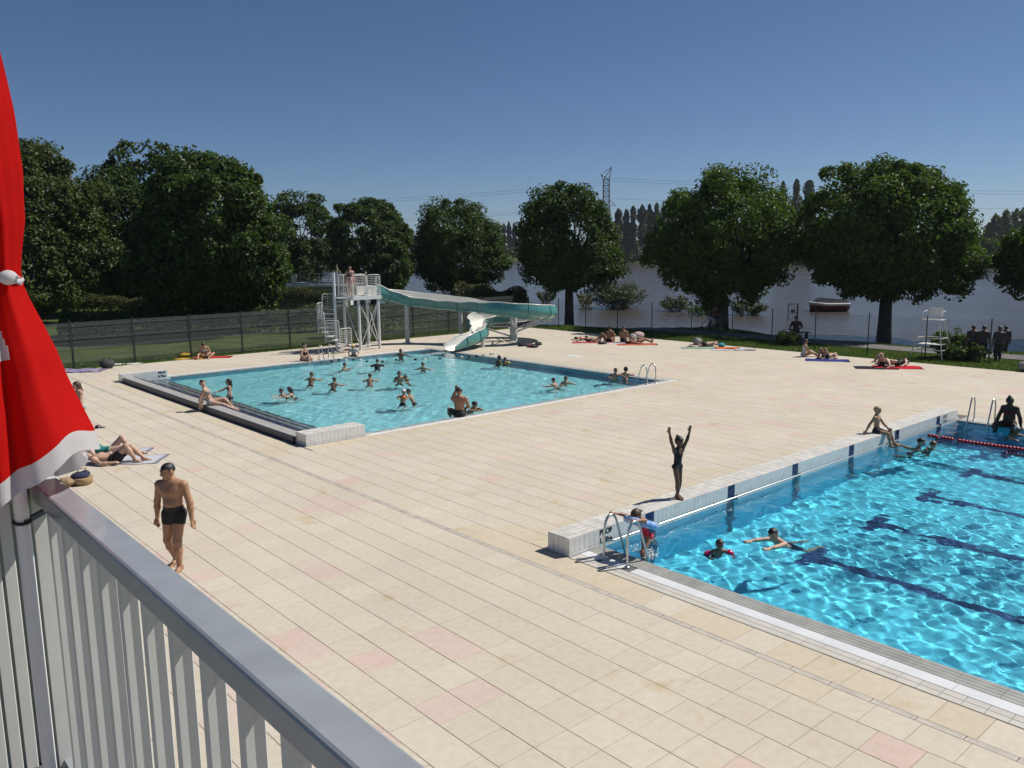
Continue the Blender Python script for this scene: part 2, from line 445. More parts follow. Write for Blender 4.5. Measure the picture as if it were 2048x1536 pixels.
seg_run(edge, 'edge_tile', M_GUT, 'y', -8, 9.57, 25.955, 26.2, .5, z1=.002)
seg_run(edge, 'border_tile', M_OFFT, 'y', -8, 9.57, 26.2, 26.9, .5)
# teaching pool edges
tedge = tag(link('teaching_pool_edge', None), kind='structure')
core(tedge, (12.06, TX1, TY0, QY0-.003), (11.95, TX1, QY1+.003, TY1), (QX1+.003, TX1, QY0-.003, QY1+.003), (TX0, 10.2, 20.86, 36.08), (TX0, 12.06, TY0, 20.25), (TX0, 11.95, 36.6, TY1))
seg_run(tedge, 'overflow_grate', M_WGRATE, 'x', 12.08, 26.5, 20.23, 20.42, .83, z1=.004)
seg_run(tedge, 'edge_tile', M_GUT, 'x', 12.08, 25.75, 20.42, 20.615, .5, z1=.002)
seg_run(tedge, 'overflow_grate', M_WGRATE, 'x', 11.97, 25.75, 36.5, 36.91, .83, z1=.004)
seg_run(tedge, 'edge_tile', M_GUT, 'x', 11.97, 25.75, 36.185, 36.5, .5, z1=.002)
seg_run(tedge, 'edge_tile', M_GUT, 'y', 20.44, 36.9, 25.755, 26.1, .5, z1=.002)
seg_run(tedge, 'border_tile', M_OFFT, 'y', 20.44, 36.9, 26.1, 26.54, .5, z1=.001)
# steps of the teaching pool
steps = tag(link('pool_steps', None), kind='structure')
sy0, sy1 = 20.86, 36.09
for k, (x0, x1, z) in enumerate(((10.2, 10.66, .18), (10.66, 10.98, -.05), (10.98, 11.30, -.20), (11.30, 11.62, -.36), (11.62, 11.94, -.52))):
    caus(MB().box(x0, x1-.085, sy0, sy1, -1.0, z).build('tread', M_TREAD, steps))
    caus(MB().box(x1-.085, x1-.001, sy0, sy1, -1.0, z+.002).build('nosing', M_NAVY, steps))
MB().box(10.17, 10.1985, sy0, sy1, -.3, .183).build('riser', M_NAVYD, steps)
seg_run(steps, 'navy_tile', M_NAVYD, 'y', sy0, sy1, 10.125, 10.17, .25, z0=-.1, z1=.181, gap=.006)

# low tiled walls: core, face tiles, coping tiles, depth lettering
def letters(parent, txt, pos, size, m, face='-y'):
    cu = bpy.data.curves.new('depth_lettering', 'FONT'); cu.body = txt; cu.size = size; cu.extrude = .0015; cu.align_x = 'CENTER'; cu.space_line = 1.15
    cu.offset = .004
    cu.materials.append(m)
    o = link('depth_lettering', cu, None, parent, np.array(pos)-wl(parent)); o.rotation_euler = (math.pi/2, 0, 0)
    return o
M_INK = mat('black_lettering', (.015, .015, .017), .6)
M_WORN = mat('faded_lettering', (.30, .29, .28), .6)
def tiled_wall(name, label, x0, x1, y0, y1, h, markers=(), rows=4, tw=.125, water=True):
    t = thing(name, label, 'wall', (x0, (y0+y1)/2, 0))
    MB().box(x0+.012, x1-.012, y0+.012, y1-.012, -.5, h-.012).build('wall_core', M_GROUT, t)
    def piece(nm, m, V0):
        key = (nm, m.name, V0)
        if key not in cache:
            q = MB().box(*V0); me = bpy.data.meshes.new(nm); me.from_pydata(q.v, [], q.f); me.materials.append(m); me.update(); cache[key] = me
        return cache[key]
    g = .003
    n = round((x1-x0)/tw); st = (x1-x0)/n
    for face, yy, sg in (('f', y0, 1), ('b', y1, -1)):
        if face == 'b': 
            MB().box(x0, x1, y1-.0115, y1, -.3, h-.014).build('back_tiles', M_WTILE, t); continue
        for i in range(n):
            cx = x0+st*(i+.5); nav = any(abs(cx-mk) < .13 for mk in markers)
            me = piece('wall_tile', M_NAVY if nav else M_WTILE, (-st/2+g, st/2-g, 0, .0115, .068, h-.006))
            caus(link('wall_tile', me, None, t, np.array((cx, y0, 0))-wl(t)))
            if i % 2 == 0 or nav:
                me = piece('base_tile', M_NAVY if nav else M_WTILE, (-st/2+g, st*1.5-g if not nav else st/2-g, .0008, .0115, -.3, .062))
                caus(link('base_tile', me, None, t, np.array((cx, y0, 0))-wl(t)))
    ne = max(2, round((y1-y0)/tw)); se = (y1-y0-.024)/ne
    for i in range(ne):
        me = piece('end_tile', M_WTILE, (0, .0115, -se/2+g, se/2-g, -.1, h-.006))
        for xx in (x0, x1-.0115): link('end_tile', me, None, t, np.array((xx, y0+.012+se*(i+.5), 0))-wl(t))
    sr = (y1-y0)/rows; nl = round((x1-x0)/.25); sl_ = (x1-x0)/nl
    for i in range(nl):
        for k in range(rows):
            me = piece('coping_tile', M_COPE, (-sl_/2+g, sl_/2-g, -sr/2+g, sr/2-g, -.006, .004))
            o = link('coping_tile', me, None, t, np.array((x0+sl_*(i+.5), y0+sr*(k+.5), h+R.uniform(-.0008, .0008)))-wl(t))
    return t
MK = (11.78, 14.32, 16.90, 19.48, 22.05, 24.68)
bw = tiled_wall('tiled_bench_wall', 'long low tiled wall with navy marker tiles along the swimming pool edge', 9.60, 26.0, 9.585, 10.11, .32, MK)
letters(bw, 'PROF\n1.70m', (10.52, 9.581, .205), .135, M_INK)
letters(bw, 'PROF\n1.90m', (25.1, 9.581, .205), .12, M_WORN)
tw_ = tiled_wall('tiled_step_wall', 'short low white tiled wall at the near end of the paddling steps', 10.21, 12.06, 20.25, 20.85, .32, rows=2)
tw2 = tiled_wall('tiled_step_wall', 'short low white tiled wall with depth lettering at the far end of the paddling steps', 10.12, 11.95, 36.1, 36.6, .32, rows=2)
letters(tw2, 'PROF\n0.70m', (11.72, 36.096, .205), .13, M_INK)
# stainless grab rail along the bench wall
gr = thing('grab_rail', 'long stainless grab rail just above the water along the tiled wall', 'rail', (10.6, 9.5, 0))
MB().tube([(10.55, 9.56, .085), (10.56, 9.49, .085), (10.6, 9.47, .085), (24.4, 9.47, .085), (24.44, 9.49, .085), (24.45, 9.56, .085)], .019, 10).build('tube', M_STEEL, gr)
for x in np.arange(11.2, 24.3, 1.28):
    MB().tube([(x, 9.585, .055), (x, 9.50, .05), (x, 9.47, .08)], .009, 6).build('bracket', M_STEEL, gr)
# pool ladders: two bent tubes with treads
def ladder(label, p, d, half=.26, hgt=.78, depth=.35, reach=.62, lean=0.0):
    """p: deck foot (x,y) midway between the two tubes; d: unit direction towards the water"""
    p = np.array([p[0], p[1], 0.]); d = np.array([d[0], d[1], 0.]); s_ = np.array([-d[1], d[0], 0.])
    t = thing('pool_ladder', label, 'ladder', tuple(p))
    for sg in (-1, 1):
        o = p+s_*half*sg
        pts = [o+np.array([0, 0, -.01]), o+np.array([0, 0, hgt*.62])+d*.01]
        for k in range(1, 9):
            a = math.pi*k/9
            pts.append(o+d*(.01+.17*(1-math.cos(a)))+np.array([0, 0, hgt*.62+(.30)*math.sin(a)*(1-.0*a)-.06*(k/9)]))
        pts += [o+d*reach*.86+np.array([0, 0, .02]), o+d*reach+np.array([0, 0, -.9])]
        MB().tube(pts, .021, 10).build('handrail', M_STEEL, t)
        MB().lathe([(0, .03), (.035, .03), (.05, .012), (.05, 0)], o, 14).build('foot_cover', M_STEEL, t)
    for z in (-.18, -.45, -.72):
        q = p+d*(reach-.02)+np.array([0, 0, z]); MB().obox(q, s_, d, np.array([0, 0, 1.]), half, .04, .012).build('tread', M_STEEL, t)
    return t
ladder('stainless pool ladder held by the girl with the swim ring', (9.96, 8.86), (1, 0))
ladder('stainless pool ladder beside the woman sitting at the far pool end', (26.22, 8.92), (-1, 0), half=.28)
ladder('stainless pool ladder at the right corner of the teaching pool', (24.9, 20.36), (0, 1))
ladder('pale pool ladder beside the slide tower stairs', (19.65, 36.62), (0, -1))
# red lane rope in the big pool: cable and floats
rope = thing('lane_rope', 'red lane rope of plastic floats across the swimming pool', 'lane rope', (23.3, 9.3, 0))
M_RED = mat('red_float_plastic', (.36, .012, .02), .35); M_CABLE = mat('rope_cable', (.35, .35, .33), .5)
MB().tube([(23.3, 9.57, -.02), (23.3, -4, -.02)], .006, 6).build('cable', M_CABLE, rope)
fl = MB(); fl.tube([(0, -.04, 0), (0, -.035, 0), (0, .035, 0), (0, .04, 0)], [.03, .055, .055, .03], 10)
fm = bpy.data.meshes.new('float'); fm.from_pydata(fl.v, [], fl.f); fm.polygons.foreach_set('use_smooth', np.array(fl.sm)); fm.materials.append(M_RED)
ys = [9.27, 9.17, 9.09, 8.93, 8.85, 8.77, 8.69]+list(np.arange(8.5, -2.0, -.088))
for y in ys: link('float', fm, None, rope, np.array((23.3, y, -.005+.012*math.sin(y*2.1)))-wl(rope))
# dark floats on a thin rope across the teaching pool
rp2 = thing('float_line', 'thin float line with dark and white floats near the slide end', 'float line', (22, 34.5, 0))
M_BLK = mat('black_float', (.012, .012, .015), .4); M_WHT = mat('white_float', (.6, .58, .52), .4)
fp = [(664, 723, 0), (678, 720, 0), (692, 721, 1), (707, 720, 0), (721, 721, 1), (734, 723, 0), (765, 723, 0), (793, 720, 0), (831, 719, 0), (849, 719, 1), (880, 717, 0), (923, 714, 1), (939, 713, 0), (953, 712, 0), (967, 711, 0), (982, 709, 0), (989, 708, 1)]
pts = []
for u, v, k in fp:
    p = gp(u, v, 0.0); pts.append(p+np.array([0, 0, -.015]))
    MB().ell(p, .085, .085, .06, 10, 6).build('float', M_WHT if k else M_BLK, rp2)
MB().tube(pts, .008, 5).build('rope', M_CABLE, rp2)

# ------------------------------------------------------------------ terrain, path, river, far bank
def sstep(a, b, x): t = np.clip((x-a)/(b-a), 0, 1); return t*t*(3-2*t)
def bank_x(y): return 188+.30*y          # far shore
def ground_h(x, y):
    x = np.asarray(x, float); y = np.asarray(y, float)
    shore = 46.6+1.2*np.sin(y*.21)+.5*np.sin(y*.63+1)-5.2*sstep(33.0, 39.5, y)+6.0*sstep(56, 70, y)
    h = -.02-.95*sstep(-2.4, 3.2, x-shore)-1.2*sstep(3, 25, x-shore)
    h = h+.04*np.sin(x*.31+1)*np.sin(y*.27)
    far = sstep(-6, 10, x-bank_x(y)); h = h*(1-far)+far*(1.0+.0*x)
    h = h+np.where(far > .99, 6*sstep(60, 900, x-bank_x(y)), 0)
    under = (x < DX1-.05) & (y < DY1-.05)
    return np.where(under, -3.5, h)
def axis(cuts):
    out = []
    for a, b, st in cuts: out += list(np.arange(a, b-1e-6, st))
    return np.array(sorted(set(np.round(out, 3))))
gx = axis([(-3000, -300, 300), (-300, -40, 40), (-40, 36, 6), (36, 60, .8), (60, 130, 5), (130, 300, 8), (300, 600, 50), (600, 5001, 400)])
gy = axis([(-3000, -300, 300), (-300, -30, 30), (-30, 8, 3), (8, 100, .9), (100, 300, 10), (300, 800, 50), (800, 5001, 400)])
gx = np.array(sorted(set(list(gx)+[DX1-.06, DX1-.04]))); gy = np.array(sorted(set(list(gy)+[DY1-.06, DY1-.04])))
GX, GY = np.meshgrid(gx, gy, indexing='ij'); GZ = ground_h(GX, GY)
ny = len(gy); i = (np.arange(len(gx)-1)[:, None]*ny+np.arange(ny-1)[None, :]).ravel()
def grass_mat():
    m = bpy.data.materials.new('lawn'); t, b = nodes_of(m); N, L = t.nodes, t.links
    g = N.new('ShaderNodeNewGeometry')
    def noise(s, d=5):
        n = N.new('ShaderNodeTexNoise'); n.inputs['Scale'].default_value = s; n.inputs['Detail'].default_value = d; L.new(g.outputs['Position'], n.inputs['Vector']); return n.outputs[0]
    r1 = N.new('ShaderNodeValToRGB'); e = r1.color_ramp.elements; e[0].position = .3; e[1].position = .7
    e[0].color = (.035, .062, .012, 1); e[1].color = (.095, .125, .03, 1); L.new(noise(.6), r1.inputs[0])
    r2 = N.new('ShaderNodeValToRGB'); e = r2.color_ramp.elements; e[0].position = .3; e[1].position = .75
    e[0].color = (.55, .6, .5, 1); e[1].color = (1.35, 1.3, 1.1, 1); L.new(noise(14., 6), r2.inputs[0])
    x = N.new('ShaderNodeMix'); x.data_type = 'RGBA'; x.blend_type = 'MULTIPLY'; x.inputs[0].default_value = 1
    L.new(r1.outputs[0], x.inputs[6]); L.new(r2.outputs[0], x.inputs[7]); L.new(x.outputs[2], b.inputs['Base Color'])
    b.inputs['Roughness'].default_value = .9; b.inputs['Specular IOR Level'].default_value = .15
    bp = N.new('ShaderNodeBump'); bp.inputs['Strength'].default_value = .8; bp.inputs['Distance'].default_value = .08
    L.new(noise(9., 8), bp.inputs['Height']); L.new(bp.outputs[0], b.inputs['Normal'])
    return m
M_LAWN = grass_mat()
ter = tag(link('ground', mesh_np('ground', np.stack([GX, GY, GZ], -1).reshape(-1, 3), np.stack([i, i+ny, i+ny+1, i+1], 1), True), M_LAWN), kind='structure')
# foot and cycle path along the bank
M_PATH = mat('path_asphalt', (.13, .125, .12), .85, var=.2, scale=1.5, coord='World', bump=.2)
pv = []; pf = []
for k, y in enumerate(np.arange(-20, 36.5, .75)):
    xc = 42.4+.35*math.sin(y*.12)
    for xx in (xc-.95, xc+.95): pv.append((xx, y, float(ground_h(xx, y))+.03))
    if k: b = len(pv)-4; pf.append((b, b+1, b+3, b+2))
tag(link('path', mesh_np('path', np.array(pv), pf), M_PATH), kind='structure')
def river_mat():
    m = bpy.data.materials.new('river_water'); t, b = nodes_of(m); N, L = t.nodes, t.links
    g = N.new('ShaderNodeNewGeometry')
    mp = N.new('ShaderNodeMapping'); mp.inputs['Scale'].default_value = (.9, .3, 1); L.new(g.outputs['Position'], mp.inputs['Vector'])
    n = N.new('ShaderNodeTexNoise'); n.inputs['Scale'].default_value = 1.3; n.inputs['Detail'].default_value = 6; L.new(mp.outputs[0], n.inputs['Vector'])
    mp2 = N.new('ShaderNodeMapping'); mp2.inputs['Scale'].default_value = (.1, .022, 1); L.new(g.outputs['Position'], mp2.inputs['Vector'])
    n2 = N.new('ShaderNodeTexNoise'); n2.inputs['Scale'].default_value = 1.0; n2.inputs['Detail'].default_value = 4; L.new(mp2.outputs[0], n2.inputs['Vector'])
    r = N.new('ShaderNodeMapRange'); r.inputs[1].default_value = .35; r.inputs[2].default_value = .65; r.inputs[3].default_value = .15; r.inputs[4].default_value = .9
    L.new(n2.outputs[0], r.inputs[0])
    bp = N.new('ShaderNodeBump'); bp.inputs['Distance'].default_value = .3; L.new(r.outputs[0], bp.inputs['Strength']); L.new(n.outputs[0], bp.inputs['Height'])
    L.new(bp.outputs[0], b.inputs['Normal'])
    b.inputs['Base Color'].default_value = (.068, .061, .052, 1); b.inputs['Roughness'].default_value = .18; b.inputs['IOR'].default_value = 1.22
    return m
M_RIVER = river_mat()
rv = tag(link('river_water', mesh_np('river_water', np.array([(39.3, -3000, -.5), (5000, -3000, -.5), (5000, 5000, -.5), (39.3, 5000, -.5)]), [(0, 1, 2, 3)]), M_RIVER), kind='structure')

# ------------------------------------------------------------------ vegetation
def leaf_mat(name, col, trans=.3, rough=.52, spec=.3):
    m = bpy.data.materials.new(name); t, b = nodes_of(m); N, L = t.nodes, t.links
    a = N.new('ShaderNodeAttribute'); a.attribute_name = 'tint'
    x = N.new('ShaderNodeMix'); x.data_type = 'RGBA'; x.blend_type = 'MULTIPLY'; x.inputs[0].default_value = 1
    x.inputs[6].default_value = (*col, 1); L.new(a.outputs['Color'], x.inputs[7])
    L.new(x.outputs[2], b.inputs['Base Color']); b.inputs['Roughness'].default_value = rough; b.inputs['Specular IOR Level'].default_value = spec
    tr = N.new('ShaderNodeBsdfTranslucent')
    y = N.new('ShaderNodeMix'); y.data_type = 'RGBA'; y.blend_type = 'MULTIPLY'; y.inputs[0].default_value = 1
    L.new(x.outputs[2], y.inputs[6]); y.inputs[7].default_value = (1.25, 1.35, .55, 1); L.new(y.outputs[2], tr.inputs[0])
    ms = N.new('ShaderNodeMixShader'); ms.inputs[0].default_value = trans
    out = N['Material Output']
    L.new(b.outputs[0], ms.inputs[1]); L.new(tr.outputs[0], ms.inputs[2]); L.new(ms.outputs[0], out.inputs['Surface'])
    return m
M_LEAF = leaf_mat('broadleaf_foliage', (.056, .095, .024))
M_LEAF2 = leaf_mat('bright_foliage', (.068, .118, .024), .34)
M_HEDGE = leaf_mat('hedge_foliage', (.075, .085, .025), .2, .6)
M_POP = leaf_mat('poplar_foliage', (.085, .10, .06), .15, .7)
M_WILLOW = leaf_mat('willow_foliage', (.055, .075, .03), .25, .6)
M_BARK = mat('bark', (.045, .036, .028), .9, var=.4, scale=3, bump=.6, bscale=12)
def leaves(P, Nrm, size, rg, droop=.25, wid=.62):
    """one bent diamond per point: returns V, F, tint"""
    n = len(P)
    Nrm = Nrm/np.linalg.norm(Nrm, axis=1, keepdims=True)
    h = rg.normal(size=(n, 3)); d = h-Nrm*(h*Nrm).sum(1, keepdims=True); d /= np.linalg.norm(d, axis=1, keepdims=True)
    s = np.cross(Nrm, d); sz = size*rg.uniform(.6, 1.3, (n, 1))
    v0 = P-d*sz*.5; v2 = P+d*sz*.5-Nrm*sz*droop; v1 = P+s*sz*wid*.5+d*sz*.08+Nrm*sz*.08; v3 = P-s*sz*wid*.5+d*sz*.08+Nrm*sz*.08
    V = np.stack([v0, v1, v2, v3], 1).reshape(-1, 3); F = np.arange(4*n).reshape(n, 4)
    t = np.repeat(rg.uniform(.62, 1.35, (n, 1))*np.array([[1, 1, 1]])+rg.normal(0, .09, (n, 1))*np.array([[1.2, .2, -.2]]), 4, axis=0)
    return V, F, np.clip(t, .3, 2)
def rand_dirs(n, rg):
    d = rg.normal(size=(n, 3)); return d/np.linalg.norm(d, axis=1, keepdims=True)
def crown_pts(c, rx, ry, zt, zb, nclump, per, rc, rg, flat=.0, hollow=.55, lump=.12, top_pow=1.0):
    """clumps of leaves spread through a domed volume; c: centre of the widest level"""
    D = rand_dirs(nclump, rg); U = rg.uniform(hollow, 1.0, (nclump, 1))**.5
    lob = 1+lump*(np.sin(D[:, 0]*3.1+D[:, 2]*2.3+rg.uniform(0, 6))+np.sin(D[:, 1]*3.7-D[:, 2]*2.9+rg.uniform(0, 6)))[:, None]
    sc = np.where(D[:, 2:3] > 0, zt, zb)
    C = np.concatenate([D[:, :1]*rx, D[:, 1:2]*ry, D[:, 2:3]*sc], 1)*U*lob
    far_ = rg.uniform(0, 1, (nclump, 1)) < .08; U = np.where(far_, U*1.05, U); C = C*np.where(far_, 1.05, 1.0)
    rcs = rc*rg.uniform(.45, 1.2, nclump)
    C *= (1-(rcs[:, None]/max(rx, 1e-3))*.55)
    k = rg.integers(0, nclump, nclump*per)
    dd = rand_dirs(len(k), rg); out = C[k]/np.linalg.norm(C[k]+1e-9, axis=1, keepdims=True)
    dd = dd+out*.55; dd /= np.linalg.norm(dd, axis=1, keepdims=True)
    P = C[k]+dd*(rcs[k]*rg.uniform(.45, 1.08, len(k)))[:, None]*np.array([1, 1, .8])
    Nn = dd+np.array([0, 0, .5])+rg.normal(0, .55, (len(k), 3))
    return P+np.asarray(c), Nn
def limb(mb, p, q, r0, r1, rg, n=5, wob=.06):
    p, q = np.array(p, float), np.array(q, float); L_ = np.linalg.norm(q-p)
    pts = [p+(q-p)*t+(rg.normal(0, wob*L_, 3)*math.sin(math.pi*t) if 0 < t < 1 else 0) for t in np.linspace(0, 1, n)]
    mb.tube(pts, list(np.linspace(r0, r1, n)), 7); return pts
def tree(name, label, base, h, rx, ry, zc, zt, zb, trunk_r, m, seed, nclump=150, per=95, leaf=.25, rc=1.1, lean=(0, 0), group=None, stems=1, cat='tree', lump=.085, hollow=.5):
    rg = np.random.default_rng(seed); base = np.array(base, float)
    t = thing(name, label, cat, tuple(base), group)
    tm = MB()
    for s_ in range(stems):
        b0 = base+(np.array([rg.normal(0, .5), rg.normal(0, .5), 0]) if s_ else 0)
        fork = base+np.array([lean[0]*.4, lean[1]*.4, max(zc-zb*.75, 1.2)])
        pts = [b0+np.array([0, 0, -.35]), b0+np.array([0, 0, .12]), b0+(fork-b0)*.45, fork]
        tm.tube(pts, [trunk_r*1.5, trunk_r*1.12, trunk_r*.92, trunk_r*.8], 9)
        for k in range(9):
            a = 6.283*k/9+rg.uniform(-.3, .3); el = rg.uniform(.3, .95)
            e = fork+np.array([math.cos(a)*rx*.72*el, math.sin(a)*ry*.72*el, (zt+zc-fork[2]+base[2])*(.95-.62*el)])
            p_ = limb(tm, fork-np.array([0, 0, rg.uniform(0, .5)]), e, trunk_r*.42, trunk_r*.10, rg)
            for q in range(3):
                st = p_[rg.integers(2, 4)]; limb(tm, st, st+rand_dirs(1, rg)[0]*np.array([1, 1, .6])*rx*.33+np.array([0, 0, .4]), trunk_r*.14, trunk_r*.04, rg, 3)
    tm.build('trunk', M_BARK, t)
    P, Nn = crown_pts(np.array([lean[0], lean[1], zc]), rx, ry, zt, zb, int(nclump*1.5), int(per*1.75), rc, rg, lump=lump, hollow=hollow)
    V, F, tt = leaves(P, Nn, leaf, rg)
    me = mesh_np('crown', V, F, False, tt); link('crown', me, m, t)
    return t
BANK = 'trees in the row along the river bank'
def on_ground(x, y): return (x, y, float(ground_h(x, y)))
def pxd(u, depth):            # plan position of photo column u at a given depth along the view axis
    f = np.array([CF[0], CF[1]])/np.hypot(CF[0], CF[1]); r_ = np.array([CR[0], CR[1]])
    return f*depth+r_*(u-1024)/F_PX*depth
def zpx(v, depth): return EYE-(v-500)*depth/F_PX
def photo_tree(u, depth, vtop, vbot, wpx, seed, label, m=None, name='broadleaf_tree', trunk_r=.36, **kw):
    p = pxd(u, depth); base = on_ground(p[0], p[1])
    zt_, zb_ = zpx(vtop, depth)-base[2], zpx(vbot, depth)-base[2]; rx = wpx*depth/F_PX/2
    zc = zb_+(zt_-zb_)*.42
    return tree(name, label, base, zt_, rx, rx, zc, zt_-zc, zc-zb_, trunk_r, m or M_LEAF, seed, **kw)
photo_tree(1772, 50.5, 318, 612, 348, 31, 'large domed tree with the thickest trunk behind the lifeguard chair', trunk_r=.42, group=BANK, nclump=210, per=110, m=M_LEAF2)
photo_tree(1448, 55.5, 338, 606, 296, 32, 'domed tree with two trunks behind the cyclist', group=BANK, stems=2, nclump=180, per=100, m=M_LEAF2)
photo_tree(1140, 61.5, 368, 590, 222, 33, 'tree standing in flood water beside the slide end', group=BANK, nclump=140, per=95)
photo_tree(2150, 47.5, 395, 610, 290, 34, 'tree cut off by the right edge of the picture', group=BANK, nclump=110, per=90, m=M_LEAF2)
photo_tree(925, 72, 392, 592, 196, 35, 'dark tree rising behind the middle of the water slide', group=BANK, nclump=140, per=90)
photo_tree(752, 84, 382, 590, 172, 36, 'ragged dark tree behind the slide tower', group=BANK, nclump=130, per=85, leaf=.34)
photo_tree(612, 94, 370, 590, 148, 37, 'dark tree between the big left tree and the slide tower', group=BANK, nclump=110, per=85, leaf=.36)
LEFT = 'big trees behind the wire fence on the left'
photo_tree(432, 55, 306, 628, 300, 41, 'biggest broad tree behind the fence left of the slide tower', group=LEFT, nclump=260, per=100, leaf=.33, rc=1.25, trunk_r=.45)
photo_tree(285, 76, 282, 600, 215, 42, 'tall ragged tree just behind the biggest left tree', group=LEFT, nclump=170, per=90, leaf=.36, rc=1.3, lump=.18)
photo_tree(60, 64, 268, 620, 300, 43, 'leafy tree directly right of the red parasol', group=LEFT, nclump=240, per=95, leaf=.34, rc=1.3, m=leaf_mat('olive_foliage', (.066, .092, .024), .25), lump=.16)
photo_tree(-190, 66, 240, 620, 320, 44, 'tree mostly hidden behind the red parasol', group=LEFT, nclump=120, per=80, leaf=.36, rc=1.4)
photo_tree(190, 88, 380, 610, 170, 45, 'dark low tree in the gap between the two left trees', group=LEFT, nclump=110, per=80, leaf=.38, rc=1.3)
photo_tree(520, 104, 400, 600, 180, 46, 'dark tree in the shade behind the biggest left tree', group=LEFT, nclump=110, per=80, leaf=.4, rc=1.4)
# hedges: clipped boxes of leaves
def hedge(label, a, b, width, hgt, seed, m=None, n=7000, leaf=.16, name='hedge', roundtop=.3):
    rg = np.random.default_rng(seed); a = np.array(a, float); b = np.array(b, float); d = b-a; L_ = np.linalg.norm(d); d /= L_; s_ = np.array([-d[1], d[0]])
    z0 = float(ground_h(*((a+b)/2))); t = thing(name, label, 'hedge', ((a+b)[0]/2, (a+b)[1]/2, z0))
    th = rg.uniform(0, math.pi, n); rr = rg.uniform(.8, 1.06, n); uu = rg.uniform(0, 1, n)
    ex = 2/(2+3*(1-roundtop)); sx = np.sign(np.cos(th))*np.abs(np.cos(th))**ex; sz = np.abs(np.sin(th))**ex
    lobe = 1+.10*np.sin(uu*L_*1.1+seed)+.06*np.sin(uu*L_*2.9)
    off = sx*width/2*rr*lobe; z = sz*hgt*rr*lobe; endc = np.minimum(uu, 1-uu)*L_; off *= np.clip(endc/.8+.3, 0, 1); z *= np.clip(endc/.8+.45, 0, 1)
    P = np.stack([a[0]+d[0]*uu*L_+s_[0]*off, a[1]+d[1]*uu*L_+s_[1]*off, z0+z], 1)
    Nn = np.stack([s_[0]*sx, s_[1]*sx, sz], 1)+rg.normal(0, .5, (n, 3))
    V, F, tt = leaves(P-wl(t), Nn, leaf, rg, .15, .7); link('foliage', mesh_np('foliage', V, F, False, tt), m or M_HEDGE, t)
    for k in range(int(L_/1.5)+1):
        p = a+d*(k*1.5+.3); MB().tube([(p[0], p[1], z0-.1), (p[0]+.05, p[1], z0+hgt*.5)], .03, 5).build('stem', M_BARK, t)
    return t
def P2(u, v, z=0): p = gp(u, v, z); return (p[0], p[1])
hedge('clipped hedge behind the wire fence under the left trees', P2(128, 636), P2(350, 634), 1.6, 1.7, 61)
hedge('clipped hedge in front of the concrete platform', pxd(560, 74), pxd(662, 72), 1.5, 1.9, 62, n=5000)
hedge('rounded shrub hedge behind the middle of the slide', pxd(905, 64), pxd(1062, 63), 3.2, 2.7, 63, n=9000, leaf=.22, roundtop=.9)
hedge('added low dark hedge standing in for shade behind the wire fence towards the slide', (24.8, 45.6), (38.2, 46.2), 1.7, 1.75, 64, n=11000, leaf=.17, m=M_LEAF)  # added close to the fence as a dark backdrop in place of lawn shade
hedge('added dark hedge standing in for tree shade behind the wire fence on the left', P2(120, 676), P2(690, 661), 1.8, 1.55, 65, n=16000, leaf=.17, m=M_LEAF)  # added strip of foliage that stands in for tree shade on the lawn
# bushes and shrubs
def bush(label, c, rx, h, seed, m, n=900, leaf=.16, feather=False, name='bush', cat='bush'):
    rg = np.random.default_rng(seed); z0 = c[2] if len(c) > 2 else float(ground_h(c[0], c[1]))
    t = thing(name, label, cat, (c[0], c[1], z0))
    st = MB(); Ps = []; Ns = []
    for k in range(max(10, n//60)):
        a = rg.uniform(0, 6.283); el = rg.uniform(.25, 1.0); tip = np.array([math.cos(a)*rx*el, math.sin(a)*rx*el, h*(1.0-.42*el*el)*rg.uniform(.75, 1.08)])
        root = np.array([math.cos(a), math.sin(a), 0])*rx*.15
        st.tube([root+np.array([c[0], c[1], z0-.15]), root*.5+tip*.55+np.array([c[0], c[1], z0]), tip+np.array([c[0], c[1], z0])], [.03, .018, .006], 5)
        mm = n//max(10, n//60); u = rg.uniform(.22, 1.03, (mm, 1))**(.7)
        Ps.append(root*(1-u)+tip*u+rg.normal(0, .09*rx, (mm, 3))*(1.1-.5*u if feather else 1)); Ns.append(rg.normal(0, .6, (mm, 3))+np.array([0, 0, .9])+tip*.2)
    P = np.concatenate(Ps); P[:, 2] = np.maximum(P[:, 2], .03); Nn = np.concatenate(Ns)
    V, F, tt = leaves(P, Nn, leaf, rg, .2, .3 if feather else .6); link('foliage', mesh_np('foliage', V, F, False, tt), m, t)
    st.build('stems', M_BARK, t)
    return t
RIV = -.5
def wpt(u, v): p = gp(u, v, RIV); return (p[0], p[1], RIV-.05)
bush('large feathery willow bush standing in the flood water', wpt(1238, 616), 3.4, 2.6, 71, M_WILLOW, 5200, .34, True)
bush('small green shrub in the flood left of the willow bush', wpt(1092, 606), 1.4, 1.5, 72, M_WILLOW, 1200, .3, True)
bush('pale reed clump beside the flooded tree trunk', wpt(1168, 612), 1.2, 1.4, 73, leaf_mat('pale_reed', (.16, .15, .08), .2, .7), 900, .35, True)
bush('low willow shrub in the river left of the two trunks', wpt(1352, 622), 1.7, 1.4, 74, M_WILLOW, 1400, .32, True)
bush('green reed clump in the river behind the two trunks', wpt(1400, 630), 1.6, .9, 75, M_LEAF2, 1100, .28, True)
bush('green shrub in the river right of the two trunks', wpt(1490, 630), 1.8, 1.4, 76, M_WILLOW, 1400, .3, True)
bush('dark reed clump at the left edge of the notice gate', wpt(1508, 628), .8, .9, 77, M_LEAF, 600, .26, True)
b_ = gp(1576, 689); bush('round leafy bush in the grass behind the seated girl', (b_[0], b_[1]), .72, .75, 78, M_LEAF2, 1500, .13)
